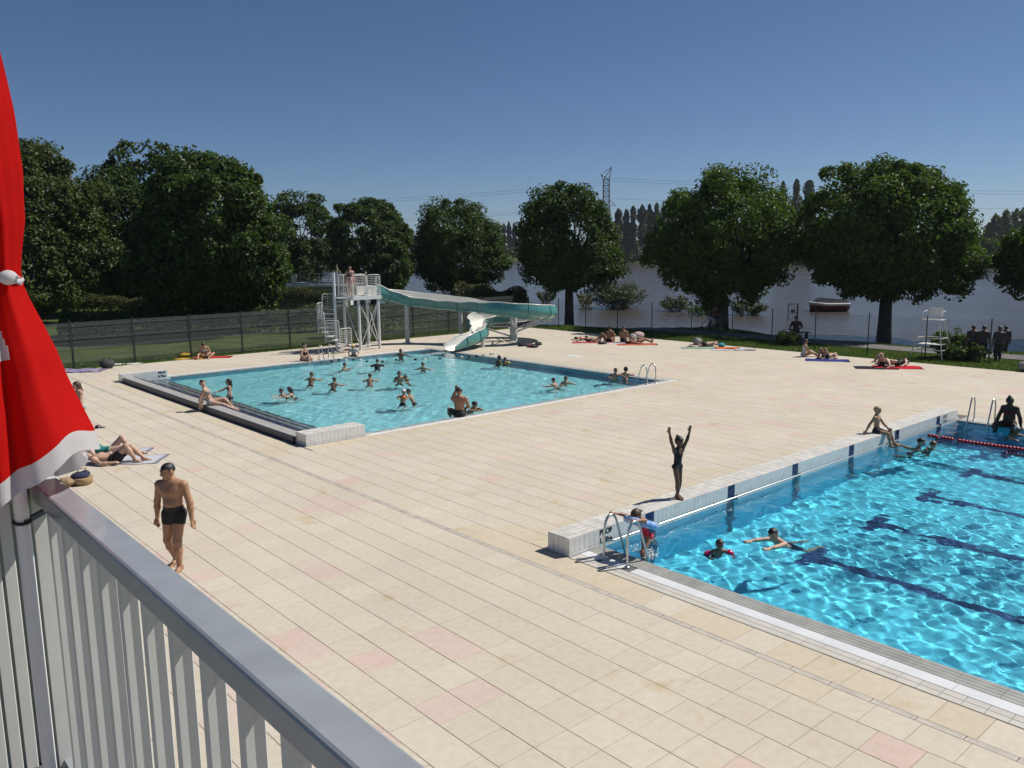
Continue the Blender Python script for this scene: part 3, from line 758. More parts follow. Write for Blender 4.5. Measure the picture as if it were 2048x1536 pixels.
b_ = gp(1890, 716); bush('leafy shrub in the grass behind the lifeguard chair', (b_[0]+.6, b_[1]), 1.0, 1.25, 79, M_LEAF2, 2400, .17)
b_ = gp(1925, 720); bush('low leafy shrub right of the lifeguard chair', (b_[0]+.3, b_[1]), 1.0, .75, 80, M_LEAF2, 1700, .16)
# far shore: poplars, scrub and wood
FARP = 'poplars on the far shore'
def poplar(u, vtop, wpx, depth, seed, label, vb=522, m=None):
    p = pxd(u, depth); z0 = 1.0; h = zpx(vtop, depth)-z0; rg = np.random.default_rng(seed); rx = wpx*depth/F_PX/2
    t = thing('poplar', label, 'tree', (p[0], p[1], z0), FARP)
    MB().tube([(p[0], p[1], z0-.5), (p[0], p[1], z0+h*.8)], [.5, .1], 6).build('trunk', M_BARK, t)
    n = 2200; u_ = rg.uniform(.06, 1, n); rad = rx*np.sqrt(np.clip(1-u_**5, 0, 1))*np.minimum(1, (u_/.2)**.5)*(.85+.2*np.sin(u_*19+seed)+.13*np.sin(u_*41+seed*2)); a = rg.uniform(0, 6.283, n)
    rr = rad*rg.uniform(.55, 1.1, n)*(1+.28*np.sin(a*2+u_*8+seed*1.7)+.15*np.sin(a*3-u_*23+seed)); P = np.stack([np.cos(a)*rr, np.sin(a)*rr, u_*h], 1)
    Nn = np.stack([np.cos(a), np.sin(a), np.full(n, .3)], 1)+rg.normal(0, .4, (n, 3))
    V, F, tt = leaves(P, Nn, 1.15, rg, .1, .55); link('crown', mesh_np('crown', V, F, False, tt), m or M_POP, t)
ORD = ['first', 'second', 'third', 'fourth', 'fifth', 'sixth', 'seventh', 'eighth', 'ninth', 'tenth']
for k, (u, v, w_) in enumerate(((1237, 424, 14), (1253, 426, 13), (1266, 419, 12), (1284, 417, 16), (1298, 416, 12), (1312, 414, 15), (1327, 421, 13), (1340, 424, 13))):
    poplar(u, v, w_*1.35, 345+R.uniform(-8, 8), 900+k, f'{ORD[k]} poplar from the left in the far clump under the pylon')
for k, (u, v, w_) in enumerate(((1558, 376, 15), (1584, 372, 22), (1609, 374, 26))):
    poplar(u, v, w_*1.2, 330+R.uniform(-6, 6), 930+k, f'{ORD[k]} from the left of the three tall poplars between the two domed trees')
for k, (u, v, w_) in enumerate(((1012, 450, 9), (1022, 446, 9), (1032, 449, 10), (1043, 447, 9), (1053, 452, 9))):
    poplar(u, v, w_, 470, 940+k, f'{ORD[k]} from the left of the small distant poplars above the slide')
def mass(name, segs, seed, m, n, leaf):
    """a far wood: leaf faces over a rolling outline given as photo (u, vtop) pairs at a depth"""
    rg = np.random.default_rng(seed); Ps = []
    for (u0, v0), (u1, v1), depth in segs:
        k = n; uu = rg.uniform(0, 1, k); u = u0+(u1-u0)*uu
        base = np.array([pxd(a, depth) for a in (u0, u1)]); xy = base[0]+(base[1]-base[0])*uu[:, None]
        top = zpx(v0+(v1-v0)*uu, depth)*(1+.10*np.sin(u*.35)+.07*np.sin(u*.9+1)); hh = rg.uniform(0, 1, k)
        out = (1-hh**3)*rg.uniform(-1, 1, k)*6
        f = np.array([CF[0], CF[1]])/np.hypot(CF[0], CF[1])
        Ps.append(np.concatenate([xy+f*out[:, None], (.4+hh*top)[:, None]], 1))
    P = np.concatenate(Ps); Nn = rg.normal(0, .5, P.shape)+np.array([-CF[0]*.8, -CF[1]*.8, .6])
    V, F, tt = leaves(P, Nn, leaf, rg, .1, .7)
    return tag(link(name, mesh_np(name, V, F, False, tt), m), kind='stuff')
def shore_d(u): q_ = pxd(u, 1.0); return 197/(q_[0]-.3*q_[1])
mass('far_scrub', [((u, 497+5*math.sin(u*.011)), (u+70, 497+5*math.sin((u+70)*.011)), shore_d(u+35)) for u in range(760, 2200, 70)], 81, M_LEAF, 1000, 2.0)
mass('far_wood', [((1965, 462), (2010, 448), 318), ((2010, 448), (2120, 436), 318), ((1330, 455), (1560, 460), 365), ((1610, 455), (1700, 470), 350), ((640, 470), (1010, 466), 500)], 82, M_LEAF, 3200, 2.4)
# grass tufts along the right-hand lawn edge and on the far lawn
def tufts(name, rects, n, hgt, seed, m):
    rg = np.random.default_rng(seed); P = []
    ar = np.array([(b-a)*(d-c) for a, b, c, d in rects]); ks = rg.choice(len(rects), n, p=ar/ar.sum())
    rc_ = np.array(rects)[ks]; x = rc_[:, 0]+(rc_[:, 1]-rc_[:, 0])*rg.uniform(0, 1, n); y = rc_[:, 2]+(rc_[:, 3]-rc_[:, 2])*rg.uniform(0, 1, n)
    z = ground_h(x, y); a = rg.uniform(0, 6.283, n); hh = hgt*rg.uniform(.5, 1.3, n); wd = .018
    le = np.stack([np.cos(a), np.sin(a)], 1)*hh[:, None]*.35
    A = np.stack([x-wd*np.sin(a), y+wd*np.cos(a), z-.01], 1); B = np.stack([x+wd*np.sin(a), y-wd*np.cos(a), z-.01], 1); T = np.stack([x+le[:, 0], y+le[:, 1], z+hh], 1)
    V = np.stack([A, B, T], 1).reshape(-1, 3); F = np.arange(3*n).reshape(n, 3); tt = np.repeat(rg.uniform(.6, 1.4, (n, 1)), 3, 0)*np.ones((1, 3))
    return tag(link(name, mesh_np(name, V, F, False, tt), m), kind='stuff')
M_GRASS = leaf_mat('grass_blade', (.095, .15, .03), .3, .6)
tufts('grass', [(37.75, 41.4, 6, 41.7), (43.4, 45.5, 8, 33), (-2, 37, 41.85, 44.5)], 60000, .09, 83, M_GRASS)

# ------------------------------------------------------------------ wire panel fence on the left, chain-link fence on the right
M_FPOST = mat('dark_green_post', (.018, .026, .024), .5)
M_WIRE = mat('galvanised_green_wire', (.15, .165, .16), .45, .1)
fence = thing('wire_panel_fence', 'tall dark green welded wire fence behind the teaching pool', 'fence', (20, 42.55, 0))
FH = 2.13; pitch = 2.74; FY = 42.55
pan = MB(); xs_ = np.arange(.04, pitch-.03, .05)
for x in xs_: pan.box(x-.0078, x+.0078, -.004, .004, .05, FH)
for z in (.06, .28, .50, .72, .94, 1.16, 1.38, 1.60, 1.82, 2.05):
    pan.box(.03, pitch-.03, -.010, -.004, z-.004, z+.004)
for z in (.30, .92, 1.40, 2.0):                    # folded stiffening beads
    for dz, dy in ((-.05, -.012), (0, -.04), (.05, -.012)): pan.box(.03, pitch-.03, dy-.005, dy+.005, z+dz-.006, z+dz+.006)
pme = bpy.data.meshes.new('mesh_panel'); pme.from_pydata(pan.v, [], pan.f); pme.materials.append(M_WIRE); pme.update()
post = MB().box(-.04, .04, -.03, .03, -.1, FH+.05).box(-.045, .045, -.035, .035, FH+.05, FH+.065)
pom = bpy.data.meshes.new('post'); pom.from_pydata(post.v, [], post.f); pom.materials.append(M_FPOST); pom.update()
x = 4.38
k = 0
while x < 37.5:
    link('post', pom, None, fence, np.array((x, FY, 0))-wl(fence))
    if x+pitch < 38: link('mesh_panel', pme, None, fence, np.array((x, FY, 0))-wl(fence))
    x += pitch
M_CHAIN = mat('dark_chain_wire', (.05, .06, .06), .5, .2)
cf = thing('chain_link_fence', 'thin chain link fence on slim posts along the right lawn', 'fence', (39.1, 25, 0))
CY = [46.0, 43.0, 40.0, 37.5, 34.75, 32.0, 29.1, 26.35, 23.9, 21.45, 18.7, 16.0, 13.3, 10.6, 7.9]
for y in CY: MB().tube([(39.1, y, -.1), (39.1, y, 2.0)], .028, 8).build('post', M_FPOST, cf)
q = MB()
for z in (.05, 1.0, 1.85): q.box(39.098, 39.102, 7.9, 46, z-.002, z+.002)
q.build('tension_wire', M_CHAIN, cf)
nv = []; nf = []
H_ = 1.8; st = .09
for y in np.arange(7.9-H_, 46, st):
    for sg in (1, -1):
        a = (39.1, y if sg > 0 else y+H_, .05); b = (39.1, y+H_ if sg > 0 else y, 1.85); r_ = .0016
        i0 = len(nv); nv += [(a[0], a[1]-r_, a[2]), (a[0], a[1]+r_, a[2]), (b[0], b[1]+r_, b[2]), (b[0], b[1]-r_, b[2])]; nf.append((i0, i0+1, i0+2, i0+3))
nv = np.array(nv); nv[:, 1] = np.clip(nv[:, 1], 7.9, 46)
tag(link('wire_netting', mesh_np('wire_netting', nv-wl(cf), nf), M_CHAIN, cf), kind='stuff')

# ------------------------------------------------------------------ water slide
M_TEAL = mat('teal_fibreglass', (.075, .245, .245), .28, var=.07, scale=2, coord='World', coat=.25)
M_GEL = mat('white_gelcoat', (.66, .66, .62), .25, var=.05, scale=2, coord='World', coat=.2)
M_GALV = mat('galvanised_paint', (.50, .51, .50), .5, var=.1, scale=3, coord='World')
slide = thing('water_slide', 'teal and white fibreglass water slide curving down into the teaching pool', 'water slide', (29, 37, 0))
def catmull(P, n=10):
    P = [np.array(p, float) for p in P]; P = [2*P[0]-P[1]]+P+[2*P[-1]-P[-2]]; out = []
    for i in range(1, len(P)-2):
        for t in np.linspace(0, 1, n, endpoint=False):
            a, b, c, d = P[i-1:i+3]
            out.append(.5*((2*b)+(-a+c)*t+(2*a-5*b+4*c-d)*t*t+(-a+3*b-3*c+d)*t**3))
    return out+[P[-2]]
ctr = [(24.0, 39.25, 2.86), (25.2, 39.62, 2.52), (26.7, 39.62, 2.22), (28.1, 38.85, 2.0), (28.95, 37.6, 1.86), (29.35, 36.2, 1.74)]
def circ(a, z, Rr=2.2): return (31.63+Rr*math.cos(math.radians(a)), 36.1+Rr*math.sin(math.radians(a)), z)
ctr += [circ(212, 1.62), circ(248, 1.5), circ(284, 1.38), circ(320, 1.27), circ(356, 1.17), circ(32, 1.07), circ(68, .98), circ(104, .89), circ(138, .80, 2.3)]
ctr += [(29.25, 36.75, .70), (28.9, 35.9, .58), (28.45, 35.1, .44), (27.6, 34.62, .30), (26.6, 34.45, .16), (25.72, 34.4, .06)]
path = catmull(ctr, 9)
def section(wd=.46, hh=.62, n=11):
    out = []
    for k in range(n):
        t = -1+2*k/(n-1); s_ = np.sign(t)*min(abs(t)*1.25, 1.0)
        out.append((wd*math.sin(s_*math.pi/2), hh*(abs(t)**2.6)))
    return out
sec = section(); ns = len(sec)
Vi = []; Vo = []; tang = []
for i_, p in enumerate(path):
    d = path[min(i_+1, len(path)-1)]-path[max(i_-1, 0)]; d = d/np.linalg.norm(d); s_ = np.array([-d[1], d[0], 0]); s_ /= np.linalg.norm(s_); u = np.cross(d, s_)
    if u[2] < 0: u = -u
    dn = path[min(i_+4, len(path)-1)]-path[max(i_-4, 0)]; d2 = path[min(i_+5, len(path)-1)]-path[i_]; d1 = path[i_]-path[max(i_-5, 0)]
    turn = (d1[0]*d2[1]-d1[1]*d2[0])/(np.linalg.norm(d1)*np.linalg.norm(d2)+1e-9); bank = np.clip(turn*1.1, -.42, .42)
    s2 = s_*math.cos(bank)-u*math.sin(bank); u2 = u*math.cos(bank)+s_*math.sin(bank)
    fade = min(1, .45+.55*(len(path)-1-i_)/10)
    for a, b in sec:
        Vi.append(p+s2*a+u2*(b*fade)); Vo.append(p+s2*(a*1.045)+u2*(b*fade*1.0-.03))
    tang.append((d, s2, u2))
n_ = len(path)
gridf = [(i_*ns+k, i_*ns+k+1, (i_+1)*ns+k+1, (i_+1)*ns+k) for i_ in range(n_-1) for k in range(ns-1)]
MB().add(Vi, [f[::-1] for f in gridf], True).build('inner_channel', M_GEL, slide)
MB().add(Vo, gridf, True).build('outer_shell', M_TEAL, slide)
for side in (0, ns-1):
    pts = [(np.array(Vi[i_*ns+side])+np.array(Vo[i_*ns+side]))/2 for i_ in range(n_)]
    MB().tube(pts, .032, 7).build('rim', M_GEL, slide)
for i_ in range(9, n_-3, 9):                       # bolted flanges between the shell sections
    ring = [np.array(Vo[i_*ns+k])+(np.array(Vo[i_*ns+k])-np.array(Vi[i_*ns+k]))*.6 for k in range(ns)]
    MB().tube(ring, .026, 6).build('flange', M_TEAL, slide)
def pole(x, y, z1, r_, nm='support_post', plate=True):
    q = MB().tube([(x, y, 0), (x, y, z1)], r_, 14)
    o = q.build(nm, M_GALV, slide)
    if plate: MB().box(x-r_*1.7, x+r_*1.7, y-r_*1.7, y+r_*1.7, .001, .025).build('base_plate', M_GALV, o)
pole(26.65, 39.66, 2.2, .13); pole(29.05, 37.75, 1.84, .11); pole(31.63, 36.1, 2.12, .21); pole(28.2, 34.75, .36, .10)
MB().lathe([(.0, .05), (.24, .04), (.24, 0), (.0, 0)], (31.63, 36.1, 2.12), 16).build('mast_cap', M_GALV, slide)
for a, z in ((225, 1.53), (270, 1.40), (315, 1.25), (5, 1.12), (60, .97), (115, .84)):
    e = circ(a, z); s0 = np.array([31.63, 36.1, max(z-.75, .2)])
    MB().bar(s0, np.array(e)+np.array([0, 0, -.06]), .07, .09).build('strut', M_GALV, slide)
    MB().bar((31.63, 36.1, z-.04), circ(a, z-.07, 1.9), .06, .06).build('strut', M_GALV, slide)
# splash at the slide end
M_FOAM = mat('foam', (.75, .78, .78), .6)
def splash(label, c, rx, ry, n, hgt, seed, ang=0.):
    rg = np.random.default_rng(seed); q = MB(); ca, sa = math.cos(ang), math.sin(ang)
    for k in range(n):
        a, b = rg.normal(0, .42), rg.normal(0, .42); s_ = rg.uniform(.004, .013)
        q.ell((c[0]+a*rx*ca-b*ry*sa, c[1]+a*rx*sa+b*ry*ca, c[2]+abs(rg.normal(0, hgt))), s_*rg.uniform(1, 2.2), s_*rg.uniform(1, 2.2), s_*.45, 5, 3)
    return tag(q.build('foam', M_FOAM, None, c), label, 'foam', kind='stuff')
splash('white foam where the slide water enters the pool', (24.9, 34.45, -.02), 1.1, .28, 700, .03, 5, .06)
splash('small white splash near the pale ladder in the teaching pool', tuple(gp(719, 734, -.02)), .35, .35, 160, .10, 6)
splash('white splash round the feet of the girl on the ladder', (10.72, 8.84, -.02), .28, .35, 220, .025, 7)

# ------------------------------------------------------------------ slide tower with spiral stairs
tower = thing('slide_tower', 'white steel slide tower with platform, mesh railings and spiral stairs', 'tower', (22.9, 39.3, 0))
PZ = 2.82
TX = dict(x0=22.45, x1=24.15, y0=38.35, y1=39.95)
for (x, y) in ((22.85, 38.5), (24.04, 39.6), (22.7, 39.75), (24.05, 38.5)): MB().tube([(x, y, 0), (x, y, PZ)], .075, 10).build('leg', M_WPAINT, tower)
for a, b in (((22.85, 38.5, .15), (24.05, 38.5, 2.6)), ((24.05, 38.5, .15), (22.85, 38.5, 2.6)), ((24.05, 38.5, .2), (24.04, 39.6, 2.6)), ((24.04, 39.6, .2), (24.05, 38.5, 2.6)), ((22.85, 38.5, .2), (22.7, 39.75, 2.6)), ((22.85, 38.5, .25), (24.05, 38.5, .25)), ((24.05, 38.5, .25), (24.04, 39.6, .25))):
    MB().tube([a, b], .022, 6).build('brace', M_WPAINT, tower)
MB().box(TX['x0'], TX['x1'], TX['y0'], TX['y1'], PZ, PZ+.05).box(TX['x0']-.03, TX['x1']+.03, TX['y0']-.03, TX['y0'], PZ-.12, PZ+.07).box(TX['x0']-.03, TX['x0'], TX['y0'], TX['y1'], PZ-.12, PZ+.07).box(TX['x1'], TX['x1']+.03, TX['y0'], TX['y1'], PZ-.12, PZ+.07).build('platform', M_WPAINT, tower)
def rail_panel(p, q, z0, h, parent=None, bars='v', gap=.11, nm='railing_panel'):
    p = np.array([p[0], p[1], z0]); q = np.array([q[0], q[1], z0]); u = np.array([0, 0, 1.]); d = (q-p)/np.linalg.norm(q-p); L_ = np.linalg.norm(q-p); rr = .09
    t = MB(); pts = [p, p+u*(h-rr), p+u*(h-rr*.3)+d*rr*.3, p+u*h+d*rr, q+u*h-d*rr, q+u*(h-rr*.3)-d*rr*.3, q+u*(h-rr), q]
    t.tube(pts, .02, 7).tube([p+u*.1, q+u*.1], .014, 6)
    if bars == 'v':
        for s_ in np.arange(gap, L_-.03, gap): t.tube([p+d*s_+u*.1, p+d*s_+u*h*.98], .007, 5)
        t.tube([p+u*h*.55, q+u*h*.55], .010, 5)
    else:
        for z in np.arange(.2, h-.05, .09): t.tube([p+u*z, q+u*z], .007, 5)
        for s_ in np.arange(.3, L_-.05, .3): t.tube([p+d*s_+u*.1, p+d*s_+u*h*.98], .008, 5)
    return t.build(nm, M_WPAINT, parent)
rail_panel((22.45, 38.37), (23.28, 38.37), PZ+.05, 1.12, tower, 'h'); rail_panel((23.34, 38.37), (24.13, 38.37), PZ+.05, 1.12, tower, 'h')
rail_panel((24.13, 38.42), (24.13, 38.85), PZ+.05, 1.0, tower, 'h'); rail_panel((24.13, 39.66), (24.13, 39.93), PZ+.05, 1.0, tower, 'h')
rail_panel((22.47, 39.93), (24.1, 39.93), PZ+.05, 1.12, tower, 'v'); rail_panel((22.47, 39.3), (22.47, 39.9), PZ+.05, 1.12, tower, 'v')
# moulded white start tub of the slide
MB().box(23.45, 24.16, 38.8, 38.86, PZ+.05, PZ+.55).box(23.45, 24.16, 39.64, 39.70, PZ+.05, PZ+.55).box(23.45, 24.16, 38.86, 39.64, PZ+.05, PZ+.09).build('start_tub', M_GEL, tower)
# spiral stair round a mast
SC = np.array([21.75, 39.05]); NS = 13
MB().tube([(SC[0], SC[1], 0), (SC[0], SC[1], 4.15)], .07, 12).build('stair_mast', M_WPAINT, tower)
MB().box(SC[0]-.25, SC[0]+.25, SC[1]-.25, SC[1]+.25, .001, .03).build('base_plate', M_GALV, tower)
ang0 = math.radians(-62)
for k in range(NS):
    a0 = ang0-math.radians(24*k); a1 = a0-math.radians(25); z = (k+1)*PZ/NS+.03
    q = MB(); P_ = []
    for rr, a in ((.08, a0), (.92, a0), (.92, a1), (.08, a1)): P_.append((SC[0]+rr*math.cos(a), SC[1]+rr*math.sin(a)))
    q.add([(x, y, z-.035) for x, y in P_]+[(x, y, z) for x, y in P_], [(3, 2, 1, 0), (4, 5, 6, 7), (0, 1, 5, 4), (1, 2, 6, 5), (2, 3, 7, 6), (3, 0, 4, 7)])
    st = q.build('stair_tread', M_WPAINT, tower)
    pa = np.array([SC[0]+.92*math.cos(a0), SC[1]+.92*math.sin(a0)]); pb = np.array([SC[0]+.92*math.cos(a1), SC[1]+.92*math.sin(a1)])
    if k % 2 == 0:
        a2 = a0-math.radians(46); pb = np.array([SC[0]+.92*math.cos(a2), SC[1]+.92*math.sin(a2)])
        rail_panel(pa, pb, z-.12, 1.15, tower, 'h', nm='stair_railing')
MB().bar((SC[0], SC[1], PZ+.0), (22.5, 39.0, PZ+.0), .5, .04).build('landing', M_WPAINT, tower)
one('traffic_cone', MB().lathe([(.0, .42), (.03, .42), (.13, .03), (.13, .0)], (0, 0, .02)+np.array([*gp(696, 700)[:2], 0])*np.array([1, 1, 0]), 14).box(gp(696, 700)[0]-.17, gp(696, 700)[0]+.17, gp(696, 700)[1]-.17, gp(696, 700)[1]+.17, 0, .02), mat('cone_red', (.40, .03, .02), .5), 'small red traffic cone at the foot of the spiral stairs', 'traffic cone', tuple(gp(696, 700)))
fl_ = thing('flag', 'little yellow pennant on the slide tower railing', 'flag', (22.47, 39.9, PZ+1.1))
MB().tube([(22.47, 39.93, PZ+1.0), (22.47, 39.93, PZ+1.75)], .012, 6).build('staff', M_WPAINT, fl_)
MB().add([(22.47, 39.93, PZ+1.72), (22.47, 39.93, PZ+1.38), (22.60, 39.88, PZ+1.33), (22.52, 39.91, PZ+1.55)], [(0, 1, 2, 3)]).build('pennant', mat('yellow_cloth', (.55, .38, .03), .8), fl_)
pu = gp(733, 694); pm_ = thing('pump', 'small dark pump under the slide tower', 'pump', (pu[0], pu[1]+.3, 0))
MB().tube([(pu[0]-.2, pu[1]+.3, .22), (pu[0]+.05, pu[1]+.3, .22)], .12, 12).build('motor', M_BLK, pm_)
MB().tube([(pu[0]+.05, pu[1]+.3, .22), (pu[0]+.42, pu[1]+.3, .22)], .085, 12).build('housing', M_GALV, pm_)
MB().box(pu[0]-.2, pu[0]+.4, pu[1]+.2, pu[1]+.4, 0, .1).build('plinth', M_GALV, pm_)

# ------------------------------------------------------------------ concrete platform with railing behind the hedge
def concrete_platform():
    a = pxd(552, 80); b = pxd(700, 78); d = (b-a)/np.linalg.norm(b-a); s_ = np.array([-d[1], d[0]]); L_ = np.linalg.norm(b-a); z1 = zpx(563, 79)
    M_CONC = mat('pale_concrete', (.34, .33, .30), .85, var=.18, scale=.8, coord='World', bump=.1)
    t = thing('concrete_platform', 'pale concrete platform with steel railing beyond the hedge', 'building', (*((a+b)/2), 0))
    A3 = lambda p, z: np.array([p[0], p[1], z]); ax, ay, az = A3(d, 0), A3(s_, 0), np.array([0, 0, 1.])
    c = (a+b)/2+s_*2.5
    MB().obox(A3(c, z1/2-.2), ax, ay, az, L_/2-.5, 2.2, z1/2-.1).build('wall', M_CONC, t)
    MB().obox(A3(c, z1-.1), ax, ay, az, L_/2, 2.7, .13).build('slab', M_WPAINT, t)
    q = MB(); M_RL = mat('rail_grey', (.30, .31, .32), .4, .3)
    for k in range(9):
        p = a+d*(L_*k/8); MB().tube([A3(p, z1), A3(p, z1+1.0)], .035, 6).build('rail_post', M_RL, t)
    for z in (.35, .68, 1.0): q.tube([A3(a, z1+z), A3(b, z1+z)], .028, 6)
    q.build('rail_bars', M_RL, t)
    MB().obox(A3(a+d*2.3, z1+.5), ax, ay, az, .25, .02, .5).build('sign_panel', M_WPAINT, t)
    for k in range(4):
        p = a+d*(L_*(.66+.05*k))+s_*.8; MB().tube([A3(p, z1), A3(p, z1+1.25), A3(p+d*.35, z1+1.25), A3(p+d*.35, z1)], .03, 6).build('diving_rail', M_WPAINT, t)
    MB().obox(A3(b+d*.2, z1-.9), ax, ay, az, .16, .3, 1.0).build('pillar', M_WPAINT, t)
concrete_platform()

# ------------------------------------------------------------------ pylon, cables, birds
M_PYL = mat('pylon_steel', (.16, .17, .20), .6, .3)
pp = pxd(1213, 640); pyl = thing('pylon', 'tall lattice power pylon behind the far poplars', 'pylon', (pp[0], pp[1], 1))
zt_ = zpx(368, 640); ax_ = np.array([CR[0], CR[1], 0])/np.hypot(CR[0], CR[1]); ay_ = np.array([CF[0], CF[1], 0])/np.hypot(CF[0], CF[1])
def lat(z, wd): return [np.array([pp[0], pp[1], z])+ax_*wd*i_+ay_*wd*j_ for i_, j_ in ((-1, -1), (1, -1), (1, 1), (-1, 1))]
lv = [(1, 4.2), (20, 3.2), (36, 2.4)]+[(36+(zt_-36)*k/5, 2.4-.25*k/5) for k in range(1, 6)]
q = MB()
for (z0, w0), (z1, w1) in zip(lv, lv[1:]):
    A_, B_ = lat(z0, w0), lat(z1, w1)
    for k in range(4):
        q.bar(A_[k], B_[k], .42); q.bar(A_[k], B_[(k+1) % 4], .26); q.bar(A_[(k+1) % 4], B_[k], .26); q.bar(B_[k], B_[(k+1) % 4], .3)
q.build('lattice_body', M_PYL, pyl)
q = MB()
T0 = lat(zt_, 2.1)
for sg, up in ((-1, 4.0), (1, 9.5)):
    tip = np.array([pp[0], pp[1], zt_+up])+ax_*4.0*sg
    for p in T0: q.bar(p, tip, .35)
q.bar(np.array([pp[0], pp[1], zt_+4.0])-ax_*4, np.array([pp[0], pp[1], zt_+9.5])+ax_*4, .35)
q.build('head_frame', M_PYL, pyl)
q = MB(); za = zpx(418, 640)
for sg in (-1, 1):
    tip = np.array([pp[0], pp[1], za+.5])+ax_*7*sg
    for dz in (0, 5): q.bar(np.array([pp[0], pp[1], za+dz])+ax_*2.2*sg, tip, .35)
q.build('cross_arm', M_PYL, pyl)
M_CBL = mat('power_cable', (.12, .13, .15), .6)
def cable(label, u0, v0, d0, u1, v1, d1, sag):
    a = np.array([*pxd(u0, d0), zpx(v0, d0)]); b = np.array([*pxd(u1, d1), zpx(v1, d1)])
    pts = [a+(b-a)*t-np.array([0, 0, sag*4*t*(1-t)]) for t in np.linspace(0, 1, 17)]
    one('power_cable', MB().tube(pts, .075, 4), M_CBL, label, 'cable', tuple(a), 'power cables across the sky')
cable('uppermost power cable running left from the pylon', 1205, 372, 640, 560, 402, 760, 3)
cable('second power cable running left from the pylon', 1206, 377, 640, 560, 407, 760, 3)
cable('lower power cable running left from the pylon', 1205, 418, 640, 560, 442, 760, 2)
cable('lowest power cable running left from the pylon', 1206, 422, 640, 560, 446, 760, 2)
cable('uppermost power cable running right from the pylon', 1219, 364, 640, 2200, 404, 520, 2)
cable('second power cable running right from the pylon', 1219, 369, 640, 2200, 410, 520, 2)
cable('lower power cable running right from the pylon', 1220, 403, 640, 2200, 436, 520, 2)
for lab, u, v in (('tiny dark bird in the sky above the slide', 980, 361), ('tiny dark bird left of the pylon head', 1148, 347), ('tiny dark bird high over the left poplars', 1064, 362)):
    d_ = 220; p = np.array([*pxd(u, d_), zpx(v, d_)]); q = MB()
    q.tube([p-ax_*.0-ay_*.2, p+ay_*.25], [.05, .09], 5)
    for sg in (-1, 1): q.add([p-ay_*.1, p+ay_*.1, p+ax_*.32*sg+np.array([0, 0, .1]), p+ax_*.5*sg-ay_*.1+np.array([0, 0, .02])], [(0, 1, 2, 3)])
    one('bird', q, M_BLK, lab, 'bird', tuple(p), 'birds in the sky')

# ------------------------------------------------------------------ motor boat and flooded notice gate
bp_ = gp(1655, 622, RIV)
def boat():
    f = np.array([CF[0], CF[1], 0])/np.hypot(CF[0], CF[1]); a = ax_; c = np.array([bp_[0], bp_[1], RIV])
    t = thing('motor_boat', 'small moored motor boat with dark red hull and white deck line', 'boat', tuple(c))
    L_ = 3.2; V = []; n = 12
    for i_ in range(n+1):
        s_ = i_/n; x = -L_/2+L_*s_; wd = .95*(1-max(0, (.35-s_)/.35)**2.2)*1.0; sh = .62+.28*max(0, .4-s_)
        for y, z in ((-wd, sh), (-wd*.82, .12), (0, -.18), (wd*.82, .12), (wd, sh)): V.append(c+a*x+f*y+np.array([0, 0, z]))
    Fs = [(i_*5+k, i_*5+k+1, i_*5+k+6, i_*5+k+5) for i_ in range(n) for k in range(4)]+[(n*5, n*5+1, n*5+2, n*5+3, n*5+4)]
    MB().add(V, Fs, True).build('hull', mat('dark_red_hull', (.16, .05, .05), .35), t)
    top = [V[i_*5] for i_ in range(n+1)]; top2 = [V[i_*5+4] for i_ in range(n+1)]
    MB().add(top+top2, [(i_, i_+1, n+2+i_, n+1+i_) for i_ in range(n)]).tube(top, .13, 8).tube(top2, .13, 8).build('deck', M_GEL, t)
    MB().add([c+a*x+f*y+np.array([0, 0, z]) for x, y, z in ((-1.3, -.7, .75), (1.6, -.8, .7), (1.6, .8, .7), (-1.3, .7, .75), (-.7, -.45, 1.2), (1.4, -.6, 1.0), (1.4, .6, 1.0), (-.7, .45, 1.2))], [(4, 5, 6, 7), (0, 1, 5, 4), (1, 2, 6, 5), (2, 3, 7, 6), (3, 0, 4, 7)]).build('cover', mat('dark_boat_cover', (.02, .02, .03), .8), t)
boat()
g_ = gp(1585, 640, RIV); gt = thing('notice_gate', 'dark steel gate frame with a small notice standing in the flood', 'gate', (g_[0], g_[1], RIV))
gw = .75
gL, gR_ = np.array([g_[0], g_[1], RIV])-ax_*gw*.5, np.array([g_[0], g_[1], RIV])+ax_*gw*.5
gh = 32*float(np.dot(g_-np.array([0, 0, EYE]), CF))/F_PX
MB().bar(gL-np.array([0, 0, .6]), gL+np.array([0, 0, gh]), .05).build('frame_post', M_FPOST, gt); MB().bar(gR_-np.array([0, 0, .6]), gR_+np.array([0, 0, gh]), .09).build('frame_post', M_FPOST, gt)
MB().bar(gL+np.array([0, 0, gh]), gR_+np.array([0, 0, gh]), .06).build('top_bar', M_FPOST, gt)
q = MB()
for k in range(1, 6): p = gL+(gR_-gL)*k/6; q.tube([p, p+np.array([0, 0, gh*.92])], .008, 5)
q.build('gate_bars', M_FPOST, gt)
cc = (gL+gR_)/2+np.array([0, 0, gh*.55])-ay_*.03; MB().obox(cc, ax_, ay_, np.array([0, 0, 1.]), .17, .012, .13).build('notice', mat('dull_notice', (.20, .18, .16), .7), gt)

